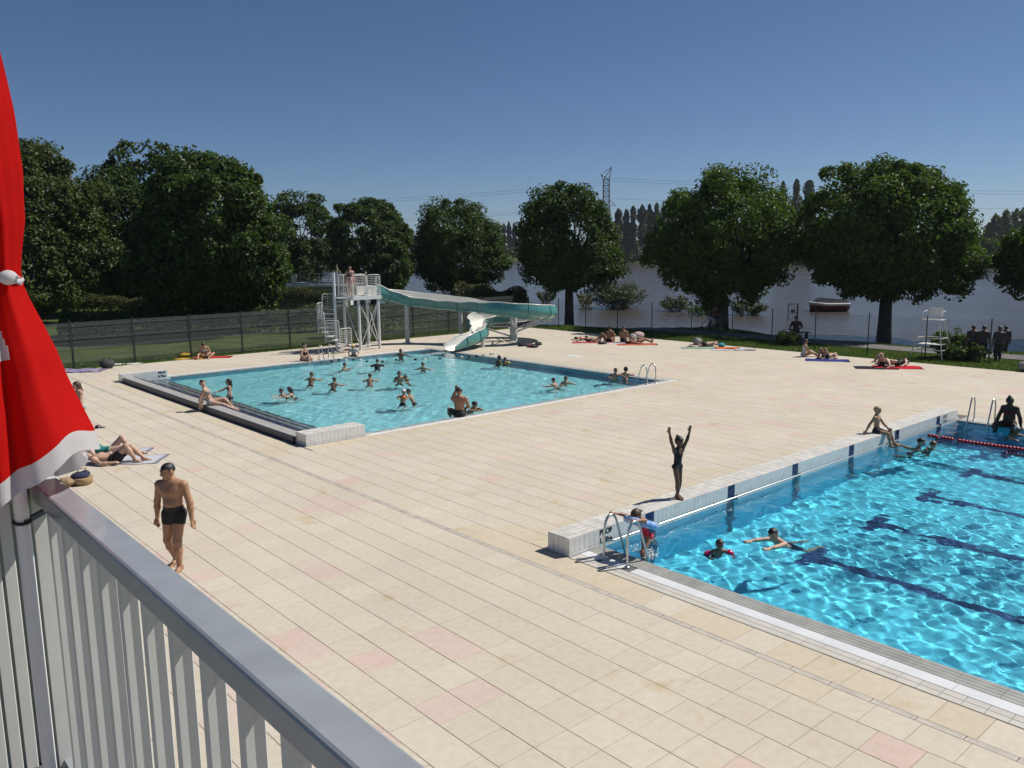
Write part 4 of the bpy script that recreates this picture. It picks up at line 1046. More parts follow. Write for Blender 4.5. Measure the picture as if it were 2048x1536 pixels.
# ------------------------------------------------------------------ lifeguard chair, park bench
def lifeguard_chair():
    b = gp(1862, 716); c = np.array([b[0], b[1], 0.]); f = np.array([-1., 0, 0]); s_ = np.array([0, 1., 0]); u = np.array([0, 0, 1.])
    t = thing('lifeguard_chair', 'tall white lifeguard chair standing on the grass', 'lifeguard chair', tuple(c))
    ft = [c+f*i_*.6+s_*j_*.72 for i_, j_ in ((1, 1), (1, -1), (-1, -1), (-1, 1))]; tp = [c+f*i_*.25+s_*j_*.36+u*1.75 for i_, j_ in ((1, 1), (1, -1), (-1, -1), (-1, 1))]
    for a, b_ in zip(ft, tp): MB().tube([a, b_], .022, 8).build('leg', M_WPAINT, t)
    for z in (.42, .95):
        k = z/1.75
        for i_ in range(4):
            p, q = ft[i_]+(tp[i_]-ft[i_])*k, ft[(i_+1) % 4]+(tp[(i_+1) % 4]-ft[(i_+1) % 4])*k
            MB().tube([p, q], .018, 7).build('crossbar', M_WPAINT, t)
    MB().obox(c+u*.66, f, s_, u, .36, .5, .015).build('footboard', M_WPAINT, t)
    MB().obox(c+u*1.78, f, s_, u, .3, .42, .02).build('seat', M_WPAINT, t)
    MB().obox(c-f*.27+u*2.12, f, s_, u, .015, .30, .2).build('backrest', M_WPAINT, t)
    for sg in (-1, 1): MB().tube([c+f*.28+s_*.4*sg+u*1.8, c+f*.28+s_*.4*sg+u*2.12, c-f*.25+s_*.4*sg+u*2.18], .02, 7).build('armrest', M_WPAINT, t)
lifeguard_chair()
pb = gp(1925, 694); q = thing('picnic_table', 'dark wooden picnic table under the trees beside the standing group', 'table', (pb[0], pb[1], float(ground_h(pb[0], pb[1]))))
M_DW = mat('dark_wood', (.05, .04, .032), .8, var=.3, scale=5)
z0 = float(ground_h(pb[0], pb[1])); c = np.array([pb[0], pb[1], z0])
for k in range(4): MB().obox(c+np.array([(k-1.5)*.19, 0, .74]), (1, 0, 0), (0, 1, 0), (0, 0, 1), .085, .85, .02).build('table_plank', M_DW, q)
for sg in (-1, 1):
    MB().obox(c+np.array([.62*sg, 0, .45]), (1, 0, 0), (0, 1, 0), (0, 0, 1), .13, .85, .02).build('seat_plank', M_DW, q)
    MB().bar(c+np.array([-.55, .6*sg, 0]), c+np.array([.25, .6*sg, .72]), .08, .04).build('leg', M_DW, q); MB().bar(c+np.array([.55, .6*sg, 0]), c+np.array([-.25, .6*sg, .72]), .08, .04).build('leg', M_DW, q)
    MB().bar(c+np.array([-.7, .6*sg, .4]), c+np.array([.7, .6*sg, .4]), .08, .04).build('crossbeam', M_DW, q)

# ------------------------------------------------------------------ terrace with railing, parasol
M_TERR = mat('terrace_concrete', (.38, .36, .33), .85, var=.12, scale=3, bump=.1)
q = MB().box(-8, .66, -8, 3.06, 3.3, 3.5).build('terrace', M_TERR); tag(q, kind='structure')
tag(MB().box(-8, .55, -8, 2.95, -.4, 3.3).build('terrace_wall', mat('terrace_render', (.55, .53, .49), .85, var=.06, scale=1)), kind='structure')
M_RAIL = mat('sky_tinted_gloss_rail', (.26, .28, .30), .32, var=.10, scale=9, bump=.02, bscale=25, coat=.35)  # cream paint made darker and bluer: reflected sky put into the base colour
M_SLAT = mat('cream_slat_paint', (.53, .53, .50), .55, var=.05, scale=6)
def railing(name, label, p, q_, inward, pitch_=.175):
    p, q_ = np.array(p, float), np.array(q_, float); d = (q_-p)/np.linalg.norm(q_-p); L_ = np.linalg.norm(q_-p); o_ = -np.array(inward, float)    # outward
    t = thing(name, label, 'railing', (*p, 3.5))
    A3 = lambda xy, z: np.array([xy[0], xy[1], z])
    prof = [(-.04, -.055), (-.04, -.008), (-.037, -.003), (-.032, 0), (.032, 0), (.037, -.003), (.04, -.008), (.04, -.055)]
    V = []; 
    for e in (p, q_):
        for a, z in prof: V.append(A3(e+o_*a, 4.5+z))
    n = len(prof); MB().add(V, [(k, (k+1) % n, n+(k+1) % n, n+k) for k in range(n)]+[tuple(range(n))[::-1], tuple(range(n, 2*n))]).build('handrail', M_RAIL, t)
    m = MB().obox(A3((p+q_)/2, 3.53), A3(d, 0), A3(o_, 0), np.array([0, 0, 1.]), L_/2-.01, .03, .02).build('bottom_rail', M_RAIL, t)
    # folded metal slats: narrow inner flange, sunlit web, shaded outer web
    sec_ = [(-.030, .030), (-.030, .0), (-.0135, .0), (.0045, -.0062)]; th = .003; sl_m = None
    k = 0; s_ = .08
    while s_ < L_-.03:
        c = p+d*s_
        if sl_m is None:
            Vv = []
            for z in (3.552, 4.446):
                for a, b in sec_: Vv.append(o_*a+d*b)
                for a, b in sec_[::-1]: Vv.append(o_*(a+th)+d*(b+th))
            nn = len(sec_)*2; W = [(v[0], v[1], 3.552-3.5 if i_ < nn else 4.446-3.5) for i_, v in enumerate(Vv)]
            me = bpy.data.meshes.new('slat'); me.from_pydata(W, [], [(i_, (i_+1) % nn, nn+(i_+1) % nn, nn+i_) for i_ in range(nn)]); me.materials.append(M_SLAT); me.update(); sl_m = me
        link('slat', sl_m, None, t, (c[0]-p[0], c[1]-p[1], 0)); s_ += pitch_
    return t
rl = railing('terrace_railing', 'cream metal railing with a broad glossy handrail in the foreground', (.554, -1.2), (.554, 2.90), (-1, 0))
railing('terrace_railing', 'short cream metal railing behind the parasol pole at the left edge', (-2.6, 2.93), (.50, 2.93), (0, -1), .042)
MB().box(.51, .60, 2.885, 2.975, 3.5, 4.49).build('corner_post', M_SLAT, rl)
# closed parasol strapped to the railing
par = thing('parasol', 'closed red parasol with white hem leaning over the terrace corner', 'parasol', (.465, 2.795, 3.5))
PX_, PY_ = .465, 2.795
MB().tube([(PX_, PY_, 3.52), (PX_, PY_, 6.2)], .0205, 16).build('pole', mat('white_pole', (.70, .69, .69), .3, coat=.2), par)
def thin_cloth(name, col, tr):
    m = mat(name, col, .8, var=.06, scale=7, bump=.12, bscale=220, spec=.12); t = m.node_tree; b = t.nodes['Principled BSDF']; tl = t.nodes.new('ShaderNodeBsdfTranslucent'); tl.inputs[0].default_value = (*col, 1)
    ms = t.nodes.new('ShaderNodeMixShader'); ms.inputs[0].default_value = tr; t.links.new(b.outputs[0], ms.inputs[1]); t.links.new(tl.outputs[0], ms.inputs[2]); t.links.new(ms.outputs[0], t.nodes['Material Output'].inputs['Surface']); return m
M_CLOTH = thin_cloth('red_parasol_cloth', (.60, .008, .006), .45)
M_HEM = thin_cloth('white_parasol_hem', (.66, .65, .66), .4)
def cloth():
    # (z, mean radius, fold depth); eight folded lobes, larger towards the photo's right
    prof = [(6.05, .03, .0), (5.95, .045, .1), (5.80, .062, .16), (5.62, .082, .18), (5.45, .090, .18), (5.30, .084, .20), (5.20, .066, .22), (5.155, .060, .22), (5.12, .062, .22), (5.08, .070, .24), (5.00, .092, .24), (4.90, .116, .20), (4.80, .128, .25), (4.72, .144, .22), (4.66, .155, .20), (4.58, .169, .17), (4.50, .180, .15)]
    zs = np.array([a for a, _, _ in prof])[::-1]; rs = np.array([b for _, b, _ in prof])[::-1]; fs = np.array([c for _, _, c in prof])[::-1]
    n = 120; V = []; lv = np.linspace(6.05, 4.50, 74)
    for z in lv:
        r0, fd = np.interp(z, zs, rs), np.interp(z, zs, fs); low = np.clip((5.15-z)/.6, 0, 1)
        for k in range(n):
            a = 2*math.pi*k/n; ph = a*8+1.1*math.sin(z*2.3)+.6*math.sin(a*2+z)
            fold = math.sin(ph)*.75+.25*math.sin(2*ph+1+z*3)
            r_ = r0*(1+fd*fold*(.55+.45*math.sin(a*3+1)))
            # the loose skirt flares to the right of the view
            rd = math.cos(a)*CR[0]+math.sin(a)*CR[1]
            r_ *= 1+low*(.26*max(rd, 0)-.03)
            wz = low**2*(.006*math.sin(a*4+.8)+.006*math.sin(a*7+2.)+.135*max(rd, 0)**2)
            V.append((PX_+r_*math.cos(a), PY_+r_*math.sin(a), z+wz))
    return V, n, len(lv)
V, n, m_ = cloth()
hem0 = m_-4
def rows(i0, i1): return [(i_*n+k, i_*n+(k+1) % n, (i_+1)*n+(k+1) % n, (i_+1)*n+k) for i_ in range(i0, i1) for k in range(n)]
cl = MB().add(V, rows(0, hem0), True).build('canopy', M_CLOTH, par)
MB().add(V, rows(hem0, m_-1), True).build('hem', M_HEM, par)
# printed white patch: part of the cloth panel near the left picture edge
pr = [f for f in rows(47, 54) if 4.1 < 2*math.pi*(f[0] % n)/n < 4.42+.04*(f[0]//n-47)]
Vp = [(PX_+(v[0]-PX_)*1.012, PY_+(v[1]-PY_)*1.012, v[2]) for v in V]
MB().add(Vp, pr, True).build('printed_patch', M_HEM, cl)
MB().tube([(PX_+.066*math.cos(a), PY_+.066*math.sin(a), 5.135+.006*math.sin(a*2)) for a in np.linspace(0, 6.283, 24, endpoint=False)], .0065, 8, closed=True).build('tie_cord', M_HEM, par)
kx, ky = PX_-.045*CF[0]+.03*CR[0], PY_-.055*CF[1]+.03*CR[1]
kc = np.array([PX_, PY_, 5.142])+CR*.036+np.array([-.0110, -.0670, 0])
MB().ell(kc, .025, .025, .021, 12, 8).tube([kc, kc+CR*.02+np.array([0, 0, .004]), kc+CR*.032], .004, 6).tube([kc, kc+CR*.02-np.array([0, 0, .012]), kc+CR*.036-np.array([0, 0, .018])], .004, 6).build('tie_knot', M_HEM, par)
MB().tube([(PX_+.0235*math.cos(a), PY_+.0235*math.sin(a), 4.41+.004*math.sin(a)) for a in np.linspace(0, 6.283, 20, endpoint=False)], .005, 6, closed=True).bar((PX_, PY_-.02, 4.41), (.55, 2.86, 4.415), .016, .014).build('strap', M_BLK, par)

# ------------------------------------------------------------------ people: one continuous surface per body (smooth union of limbs, surface nets)
def surface_nets(D, org, h):
    ins = D < 0
    s = ins[:-1, :-1, :-1].astype(np.int8)*0
    cnt = np.zeros(tuple(n-1 for n in D.shape), np.int8)
    for dx in (0, 1):
        for dy in (0, 1):
            for dz in (0, 1): cnt += ins[dx:D.shape[0]-1+dx, dy:D.shape[1]-1+dy, dz:D.shape[2]-1+dz]
    mix = (cnt > 0) & (cnt < 8); idx = np.argwhere(mix); m = len(idx)
    cid = -np.ones(mix.shape, np.int32); cid[mix] = np.arange(m)
    c8 = np.array([(a, b, c) for a in (0, 1) for b in (0, 1) for c in (0, 1)])
    val = np.stack([D[tuple((idx+o).T)] for o in c8], 1)
    acc = np.zeros((m, 3)); k = np.zeros((m, 1))
    for a in range(8):
        for b in range(a+1, 8):
            if np.abs(c8[a]-c8[b]).sum() != 1: continue
            va, vb = val[:, a], val[:, b]; x = (va < 0) != (vb < 0)
            t = np.where(x, va/np.where(x, va-vb, 1), 0)[:, None]
            acc += np.where(x[:, None], c8[a]+t*(c8[b]-c8[a]), 0); k += x[:, None]
    V = (idx+acc/np.maximum(k, 1))*h+org
    F = []
    for ax in range(3):
        sl0 = [slice(None)]*3; sl1 = [slice(None)]*3; sl0[ax] = slice(0, -1); sl1[ax] = slice(1, None)
        A, B = ins[tuple(sl0)], ins[tuple(sl1)]; e = np.argwhere(A != B)
        o1, o2 = [(1, 2), (2, 0), (0, 1)][ax]
        ok = (e[:, o1] > 0) & (e[:, o2] > 0) & (e[:, o1] < D.shape[o1]-1) & (e[:, o2] < D.shape[o2]-1); e = e[ok]
        if len(e) == 0: continue
        def cell(a, b):
            q = e.copy(); q[:, o1] -= a; q[:, o2] -= b; return cid[tuple(q.T)]
        quad = np.stack([cell(1, 1), cell(0, 1), cell(0, 0), cell(1, 0)], 1)
        fl = ~A[tuple(e.T)]; quad[fl] = quad[fl][:, ::-1]
        F.append(quad)
    F = np.concatenate(F); F = F[(F >= 0).all(1)]
    return V, F
class Grid:
    def __init__(s, lo, hi, h):
        s.lo = np.array(lo); s.h = h; s.n = np.maximum(np.ceil((np.array(hi)-s.lo)/h).astype(int)+1, 4)
        s.ax = [s.lo[i_]+h*np.arange(s.n[i_]) for i_ in range(3)]
        s.D = np.full(tuple(s.n), .25); s.L = np.zeros(tuple(s.n), np.int16); s.best = np.full(tuple(s.n), 9.)
    def sub(s, lo, hi):
        i0 = np.clip(((np.array(lo)-s.lo)/s.h).astype(int), 0, s.n-1); i1 = np.clip(((np.array(hi)-s.lo)/s.h).astype(int)+2, 1, s.n)
        sl = tuple(slice(a, b) for a, b in zip(i0, i1))
        return sl, np.stack(np.meshgrid(*[s.ax[k][sl[k]] for k in range(3)], indexing='ij'), -1)
    def put(s, pr, k):
        a, b, ra, rb = pr['a'], pr['b'], pr['ra'], pr['rb']; m = .05+k; rr = max(ra, rb)
        sl, P = s.sub(np.minimum(a, b)-rr-m, np.maximum(a, b)+rr+m)
        d = prim_d(P, pr)
        o = s.D[sl]; hh = np.maximum(k-np.abs(o-d), 0)/k; s.D[sl] = np.minimum(o, d)-hh*hh*k*.25
        bl = s.best[sl]; w_ = d < bl; bl[w_] = d[w_]; s.L[sl][w_] = pr['lab']
def prim_d(P, pr):
    a, b = pr['a'], pr['b']; q = P-a
    if pr.get('ell') is not None:
        X = np.stack([(q@pr['fr'][i_])/pr['ell'][i_] for i_ in range(3)], -1); return (np.linalg.norm(X, axis=-1)-1)*min(pr['ell'])
    d = b-a; L_ = np.linalg.norm(d)
    if pr.get('flat') is not None:                    # squash along an axis
        f, k = pr['flat']; c = q@f; q = q+f*(c*(1/k-1))[..., None]
    if L_ < 1e-6: return np.linalg.norm(q, axis=-1)-pr['ra']
    d = d/L_; t = np.clip(q@d, 0, L_); r_ = pr['ra']+(pr['rb']-pr['ra'])*t/L_
    dist = np.linalg.norm(q-d*t[..., None], axis=-1)-r_
    return dist*(pr['flat'][1]**.5 if pr.get('flat') is not None else 1)
def unit(v): v = np.asarray(v, float); return v/np.linalg.norm(v)
def ik(a, t, l1, l2, pole):
    a, t = np.array(a, float), np.array(t, float); d = t-a; L_ = np.linalg.norm(d); L_ = min(L_, (l1+l2)*.995); u = unit(d); t = a+u*L_
    c = (l1*l1+L_*L_-l2*l2)/(2*L_); hgt = math.sqrt(max(l1*l1-c*c, 0)); pl = np.array(pole, float); pl = pl-u*(pl@u)
    if np.linalg.norm(pl) < 1e-4: pl = np.array([0, .01, 1.])
    return a+u*c+unit(pl)*hgt, t
LAB = dict(torso=1, neck=2, head=3, uarm=4, farm=6, hand=8, thigh=10, shin=12, foot=14)
STAND = dict(pel=(0, 0, .52), td=(0, .02, 1), hl=(-.16, .03, .46), hr=(.16, .03, .46), fl=(-.055, 0, .04), fr=(.055, 0, .04))
WADE = dict(pel=(0, -.10, .50), td=(0, .42, .9), hl=(-.22, .26, .70), hr=(.22, .26, .70), fl=(-.08, -.30, .22), fr=(.08, -.34, .26), kl=(-.2, .5, -1), kr=(.2, .5, -1), head=(0, -6))
SPREAD = dict(pel=(0, 0, .52), td=(0, .04, 1), hl=(-.36, .12, .72), hr=(.36, .12, .72), fl=(-.06, 0, .04), fr=(.06, 0, .04))
SITEDGE = dict(pel=(0, 0, .055), td=(0, .08, 1), hl=(-.15, .04, .02), hr=(.15, .04, .02), fl=(-.05, .27, -.17), fr=(.05, .27, -.17), kl=(0, 1, .6), kr=(0, 1, .6))
SITFLOOR = dict(pel=(0, 0, .065), td=(0, .10, 1), hl=(-.08, .24, .12), hr=(.08, .24, .12), fl=(-.06, .30, .04), fr=(.06, .30, .04), kl=(-.3, .2, 1), kr=(.3, .2, 1))
RECLINE = dict(pel=(0, 0, .065), td=(0, -.55, .85), hl=(-.15, -.22, .02), hr=(.15, -.22, .02), fl=(-.06, .36, .04), fr=(.06, .40, .04), kl=(-.1, .2, 1), kr=(.1, .2, 1))
BACK_KNEES = dict(pel=(0, 0, .055), td=(0, -1, .04), tf=(0, 0, 1), hl=(-.17, -.02, .03), hr=(.17, -.02, .03), fl=(-.06, .26, .035), fr=(.06, .28, .035), kl=(0, 0, 1), kr=(0, 0, 1), head=(0, -75))
BACK_FLAT = dict(pel=(0, 0, .055), td=(0, -1, .03), tf=(0, 0, 1), hl=(-.17, .02, .03), hr=(.17, .02, .03), fl=(-.06, .46, .035), fr=(.07, .46, .035), kl=(-.2, 0, 1), kr=(.2, 0, 1), head=(0, -75), toes=(0, .35, 1))
PRONE = dict(pel=(0, 0, .055), td=(0, -1, .06), tf=(0, 0, -1), hl=(-.16, -.42, .03), hr=(.16, -.42, .03), fl=(-.05, .46, .035), fr=(.05, .46, .035), kl=(0, 0, -1), kr=(0, 0, -1), el=(-1, 0, .2), er=(1, 0, .2), head=(60, 80), toes=(0, 1, -.2))
def skin_mat():
    m = bpy.data.materials.new('skin'); t, b = nodes_of(m); N, L = t.nodes, t.links
    a = N.new('ShaderNodeAttribute'); a.attribute_name = 'tint'; L.new(a.outputs['Color'], b.inputs['Base Color'])
    b.inputs['Roughness'].default_value = .48; b.inputs['Specular IOR Level'].default_value = .4
    b.inputs['Subsurface Weight'].default_value = .0
    return m
M_SKIN = skin_mat()
def cloth_mat(col, rough=.75):
    nm = 'cloth_%d_%d_%d' % tuple(int(c*1000) for c in col)
    return mat(nm, col, rough, var=.12, scale=25, bump=.08, bscale=120)
SK = dict(tan=(.30, .165, .10), fair=(.46, .29, .21), pale=(.52, .35, .27), brown=(.17, .085, .05), dark=(.065, .034, .022), mid=(.37, .215, .14))
HAIRC = dict(black=(.012, .010, .010), dark=(.025, .016, .012), brown=(.065, .038, .022), blond=(.36, .26, .13), grey=(.2, .19, .18))
def face_dir(theta):
    f = np.array([CF[0], CF[1]])/np.hypot(CF[0], CF[1]); r_ = np.array([CR[0], CR[1]])/np.hypot(CR[0], CR[1]); a = math.radians(theta)
    v = -f*math.cos(a)+r_*math.sin(a); return v
def person(label, pos, theta=0, H=1.7, pose=STAND, skin='mid', hair='short', hairc='dark', wear=(), build='m', vox=.016, group=None, facing=None, detail=False, hand_fine=False, head=None, belly=0., **over):
    po = dict(pose); po.update(over)
    if head is not None: po['head'] = head
    child = H < 1.48; fem = build == 'f'
    hs = 1.0+max(0, 1.62-H)*.42                                   # relative head size
    lg = 1.0-max(0, 1.62-H)*.06
    q = lambda v: np.array(v, float)*H
    pel = q(po['pel']); td = unit(po['td']); tf = np.array(po.get('tf', (0, 1, 0)), float); tf = unit(tf-td*(tf@td)); ts = np.cross(tf, td)   # ts: person's right (+x when upright)
    G = []
    def cone(lab, a, b, ra, rb, flat=None): G.append(dict(k=(.034 if lab == 1 else .016), lab=lab, a=np.array(a), b=np.array(b), ra=ra*H, rb=rb*H, flat=flat))
    def ball(lab, a, r_): cone(lab, a, a, r_, r_)
    sw = (.100 if fem else .112)*(.93 if child else 1); hw = .052 if fem else .050; slim = .86 if child else 1.0
    P0 = pel; Wst = pel+td*.105*H; Ch = pel+td*.205*H+tf*.006*H; Up = pel+td*.262*H; Nk = pel+td*.298*H-tf*.004*H
    ft = (tf, .66)
    cone(LAB['torso'], P0-td*.012*H, Wst, .078*slim if child else .088*slim if not fem else .094*slim, (.076 if not fem else .070)*slim, ft)
    cone(LAB['torso'], Wst, Ch, (.076 if not fem else .070)*slim, (.093 if not fem else .083)*slim, ft)
    cone(LAB['torso'], Ch, Up, (.093 if not fem else .083)*slim, .070*slim, ft)
    if belly: ball(LAB['torso'], Wst+tf*.025*H-td*.01*H, .052*(1+belly))
    for sg in (-1, 1):
        ball(LAB['torso'], P0+ts*sg*.040*H-tf*.034*H-td*.012*H, (.040 if child else .047)*slim)           # buttocks
        if fem and not child: ball(LAB['torso'], Ch+ts*sg*.042*H+tf*.045*H-td*.012*H, .036)
        elif not child: cone(LAB['torso'], Ch+ts*sg*.036*H+tf*.030*H, Ch+ts*sg*.06*H+tf*.024*H+td*.02*H, .032, .03)
    Sh = [Up+ts*sg*sw*H+td*(-.002*H) for sg in (-1, 1)]
    for s_ in Sh: cone(LAB['torso'], Up+td*.012*H+(s_-Up)*.25, s_, .040*slim, .039*slim)
    hd = po.get('head', (0, 0)); hy_, hp_ = map(math.radians, hd)
    fw_ = tf if abs(td[2]) > .5 else tf
    up0 = unit(td*.8+np.array([0, 0, .35])) if td[2] > .3 else td
    hf0 = unit(tf-up0*(tf@up0))
    if td[2] <= .3: hp_ = 0
    side = np.cross(hf0, up0)
    hf = hf0*math.cos(hy_)+side*math.sin(hy_)
    hu = up0*math.cos(hp_)+hf*math.sin(hp_); hf = unit(hf*math.cos(hp_)-up0*math.sin(hp_)); hr_ = np.cross(hf, hu)
    Hc = Nk+unit(td+hu)*(.034*H)+hu*(.062*hs*H)+hf*.012*H; hh = .0665*hs*H
    cone(LAB['neck'], Nk-td*.02*H, Hc-hu*hh*.45-hf*.008*H, .036*slim, .031*slim)
    fr = (hr_, hf, hu)
    G.append(dict(lab=LAB['head'], a=Hc+hu*hh*.12-hf*hh*.06, b=Hc, ra=hh*1.1, rb=hh, fr=fr, ell=(hh*.76, hh*.90, hh*.88)))
    G.append(dict(lab=LAB['head'], a=Hc-hu*hh*.32+hf*hh*.16, b=Hc, ra=hh, rb=hh, fr=fr, ell=(hh*.60, hh*.66, hh*.66)))
    if detail:
        cone(LAB['head'], Hc+hf*hh*.80+hu*hh*.05, Hc+hf*hh*.98-hu*hh*.20, .0085*hs, .0125*hs)
        cone(LAB['head'], Hc+hf*hh*.74+hu*hh*.22-hr_*hh*.3, Hc+hf*hh*.74+hu*hh*.22+hr_*hh*.3, .011*hs, .011*hs)
        ball(LAB['head'], Hc+hf*hh*.66-hu*hh*.72, .017*hs)
    for sg in (-1, 1): G.append(dict(lab=LAB['head'], a=Hc+hr_*sg*hh*.76-hf*hh*.08-hu*hh*.05, b=Hc, ra=hh*.3, rb=hh*.3, fr=fr, ell=(hh*.11, hh*.18, hh*.28)))
    # arms
    UA, FA = .168*H, .145*H; hands = []
    for i_, sg, key, ek in ((0, -1, 'hl', 'el'), (1, 1, 'hr', 'er')):
        tgt = q(po[key]); el, wr = ik(Sh[i_], tgt, UA, FA, po.get(ek, (sg*.6, -.8, -.3)))
        cone(LAB['uarm']+i_, Sh[i_], el, .037*slim, .028*slim); cone(LAB['farm']+i_, el, el+(wr-el)*.35, .029*slim, .0285*slim); cone(LAB['farm']+i_, el+(wr-el)*.35, wr, .0285*slim, .0185*slim)
        fd = unit(wr-el) if 'hd'+key[1] not in po else unit(po['hd'+key[1]])
        nrm = np.cross(fd, (0, 0, 1.)); nrm = unit(nrm) if np.linalg.norm(nrm) > .2 else np.array([sg*1., 0, 0])
        pn = unit(po.get('pn'+key[1], nrm if abs(fd[2]) > .6 else np.array([0, 0, 1.]))); pn = unit(pn-fd*(pn@fd)); ps = np.cross(fd, pn)
        hg = []
        def hc(a, b, ra, rb, fl=None): hg.append(dict(lab=LAB['hand']+i_, a=a, b=b, ra=ra*H, rb=rb*H, flat=fl))
        hc(wr, wr+fd*.045*H, .021, .026, (pn, .5))
        sp = po.get('spread', .16); cu = po.get('curl', .35)
        for k, (off, ln) in enumerate(((-.018, .040), (-.006, .046), (.006, .043), (.018, .034))):
            b0 = wr+fd*.048*H+ps*off*H; d1 = unit(fd+ps*off*sp*45-pn*cu*.25*sg); m1 = b0+d1*ln*.55*H; d2 = unit(d1-pn*cu*sg); hc(b0, m1, .0088, .0078); hc(m1, m1+d2*ln*.5*H, .0078, .0062)
        tb = wr+fd*.014*H-ps*.02*H; td_ = unit(fd*.6-ps*.8); hc(tb, tb+td_*.03*H, .0105, .009); hc(tb+td_*.03*H, tb+unit(td_+fd*.6)*.052*H, .009, .0068)
        hands.append(hg)
        if not hand_fine: G.extend(hg)
        else: cone(LAB['hand']+i_, wr, wr+fd*.02*H, .0185, .0195, (pn, .6))
    # legs
    TH, SH_ = .245*H*lg, .236*H*lg; knees = []
    for i_, sg, key, kk in ((0, -1, 'fl', 'kl'), (1, 1, 'fr', 'kr')):
        hip = P0+ts*sg*hw*H-td*.01*H; kn, an = ik(hip, q(po[key]), TH, SH_, po.get(kk, (0, 1, .05)))
        cone(LAB['thigh']+i_, hip, kn, (.055 if child else .060 if not fem else .063)*slim, .039*slim)
        sd_ = unit(an-kn); ax2 = np.cross(sd_, ts); 
        cone(LAB['shin']+i_, kn, kn+sd_*SH_*.33-tf*.0*H, .039*slim, .041*slim); cone(LAB['shin']+i_, kn+sd_*SH_*.33, an, .041*slim, .0215*slim)
        kf = unit(np.cross(ts, sd_)) if True else tf
        fd = np.array(po.get('toes', (0, 1, -.12)), float)
        if 'toe'+key[1] in po: fd = np.array(po['toe'+key[1]], float)
        fd = unit(fd); fl_u = unit(np.array([0, 0, 1.])-fd*fd[2]) if abs(fd[2]) < .9 else np.array([0, -1., 0])
        heel = an-fd*.022*H-fl_u*.018*H
        cone(LAB['foot']+i_, heel, an+fd*.052*H-fl_u*.014*H, .0235, .0225); cone(LAB['foot']+i_, an+fd*.045*H-fl_u*.020*H, an+fd*.112*H-fl_u*.024*H, .0235, .0165, (fl_u, .7)); cone(LAB['foot']+i_, an, heel, .0215, .0235)
        knees.append((hip, kn, an))
    lo = np.min([np.minimum(g['a'], g['b'])-max(g['ra'], g['rb']) for g in G], 0)-.05; hi = np.max([np.maximum(g['a'], g['b'])+max(g['ra'], g['rb']) for g in G], 0)+.05
    gd = Grid(lo, hi, vox)
    for g in G: gd.put(g, g.get('k', .016)*H)
    V, F = surface_nets(gd.D, gd.lo, vox)
    if hand_fine:
        for hg in hands:
            l2 = np.min([np.minimum(g['a'], g['b'])-.03 for g in hg], 0); h2 = np.max([np.maximum(g['a'], g['b'])+.03 for g in hg], 0)
            g2 = Grid(l2, h2, .0055)
            for g in hg: g2.put(g, .006)
            v2, f2 = surface_nets(g2.D, g2.lo, .0055); F = np.concatenate([F, f2+len(V)]); V = np.concatenate([V, v2])
    base = np.array(SK[skin] if isinstance(skin, str) else skin); rg = np.random.default_rng(len(label)*7+int(H*100))
    T = np.tile(base, (len(V), 1))
    T *= (1+.05*np.sin(V[:, :1]*23+V[:, 2:3]*17)+.04*np.sin(V[:, 1:2]*31+V[:, 2:3]*11))
    def dab(c, r_, col, st=.8):
        w_ = np.clip(1.35-np.linalg.norm((V-c), axis=1)/r_, 0, 1)[:, None]*st; T[:] = T*(1-w_)+np.array(col)*w_
    if detail or vox < .02:
        for sg in (-1, 1):
            dab(Hc+hf*hh*.80+hr_*sg*hh*.30+hu*hh*.08, hh*.17, (.03, .02, .018), .85)
            dab(Hc+hf*hh*.78+hr_*sg*hh*.30+hu*hh*.26, hh*.13, np.array(HAIRC[hairc])*1.2, .7)
        dab(Hc+hf*hh*.80-hu*hh*.46, hh*.17, base*np.array([.8, .5, .5]), .7)
        if not fem:
            for sg in (-1, 1): dab(Ch+ts*sg*.055*H+tf*.068*H-td*.004*H, .014, base*.45, .7)
        dab(Wst+tf*.055*H-td*.012*H, .010, base*.4, .7)
    for _, kn, _ in knees: dab(kn+tf*.02*H, .05, base*np.array([.92, .8, .8]), .4)
    if 'ztop' in po: pos = (pos[0], pos[1], po['ztop']-float((Hc+hu*hh)[2]))
    # facing rotation
    fv = np.array(facing, float) if facing is not None else face_dir(theta); fv = fv/np.linalg.norm(fv); rx = np.array([fv[1], -fv[0]])
    def rot(A): A = np.asarray(A); return np.stack([A[:, 0]*rx[0]+A[:, 1]*fv[0], A[:, 0]*rx[1]+A[:, 1]*fv[1], A[:, 2]], 1)
    me = mesh_np('person', rot(V), F, True, T); body = link('person', me, M_SKIN, None, pos); tag(body, label, 'person', group); caus(body)
    # garments: shells over the body, cut by the body's own coordinates
    def shell(nm, region, off, m, extra=None):
        Dg = np.maximum(gd.D-off, region)
        if extra is not None: Dg = np.minimum(Dg, extra)
        if not (Dg < 0).any(): return None
        v, f = surface_nets(Dg, gd.lo, vox)
        if len(f) == 0: return None
        me2 = mesh_np(nm, rot(v), f, True); return link(nm, me2, m, body)
    PP = np.stack(np.meshgrid(*gd.ax, indexing='ij'), -1); L = gd.L
    tq = ((PP-P0)@td)/(.298*H); fq = ((PP-P0)@tf)/H; sq = ((PP-P0)@ts)/H; BIG = .06
    istor = (L == 1) | (L == 2)
    def thigh_t(i_):
        hip, kn, an = knees[i_]; d = kn-hip; return ((PP-hip)@d)/(d@d), np.linalg.norm(d)
    def legs(hem, nolab=BIG):
        g = np.full(L.shape, nolab)
        for i_ in (0, 1):
            t, ln = thigh_t(i_); g = np.where(L == LAB['thigh']+i_, (t-hem)*ln, g)
        return g
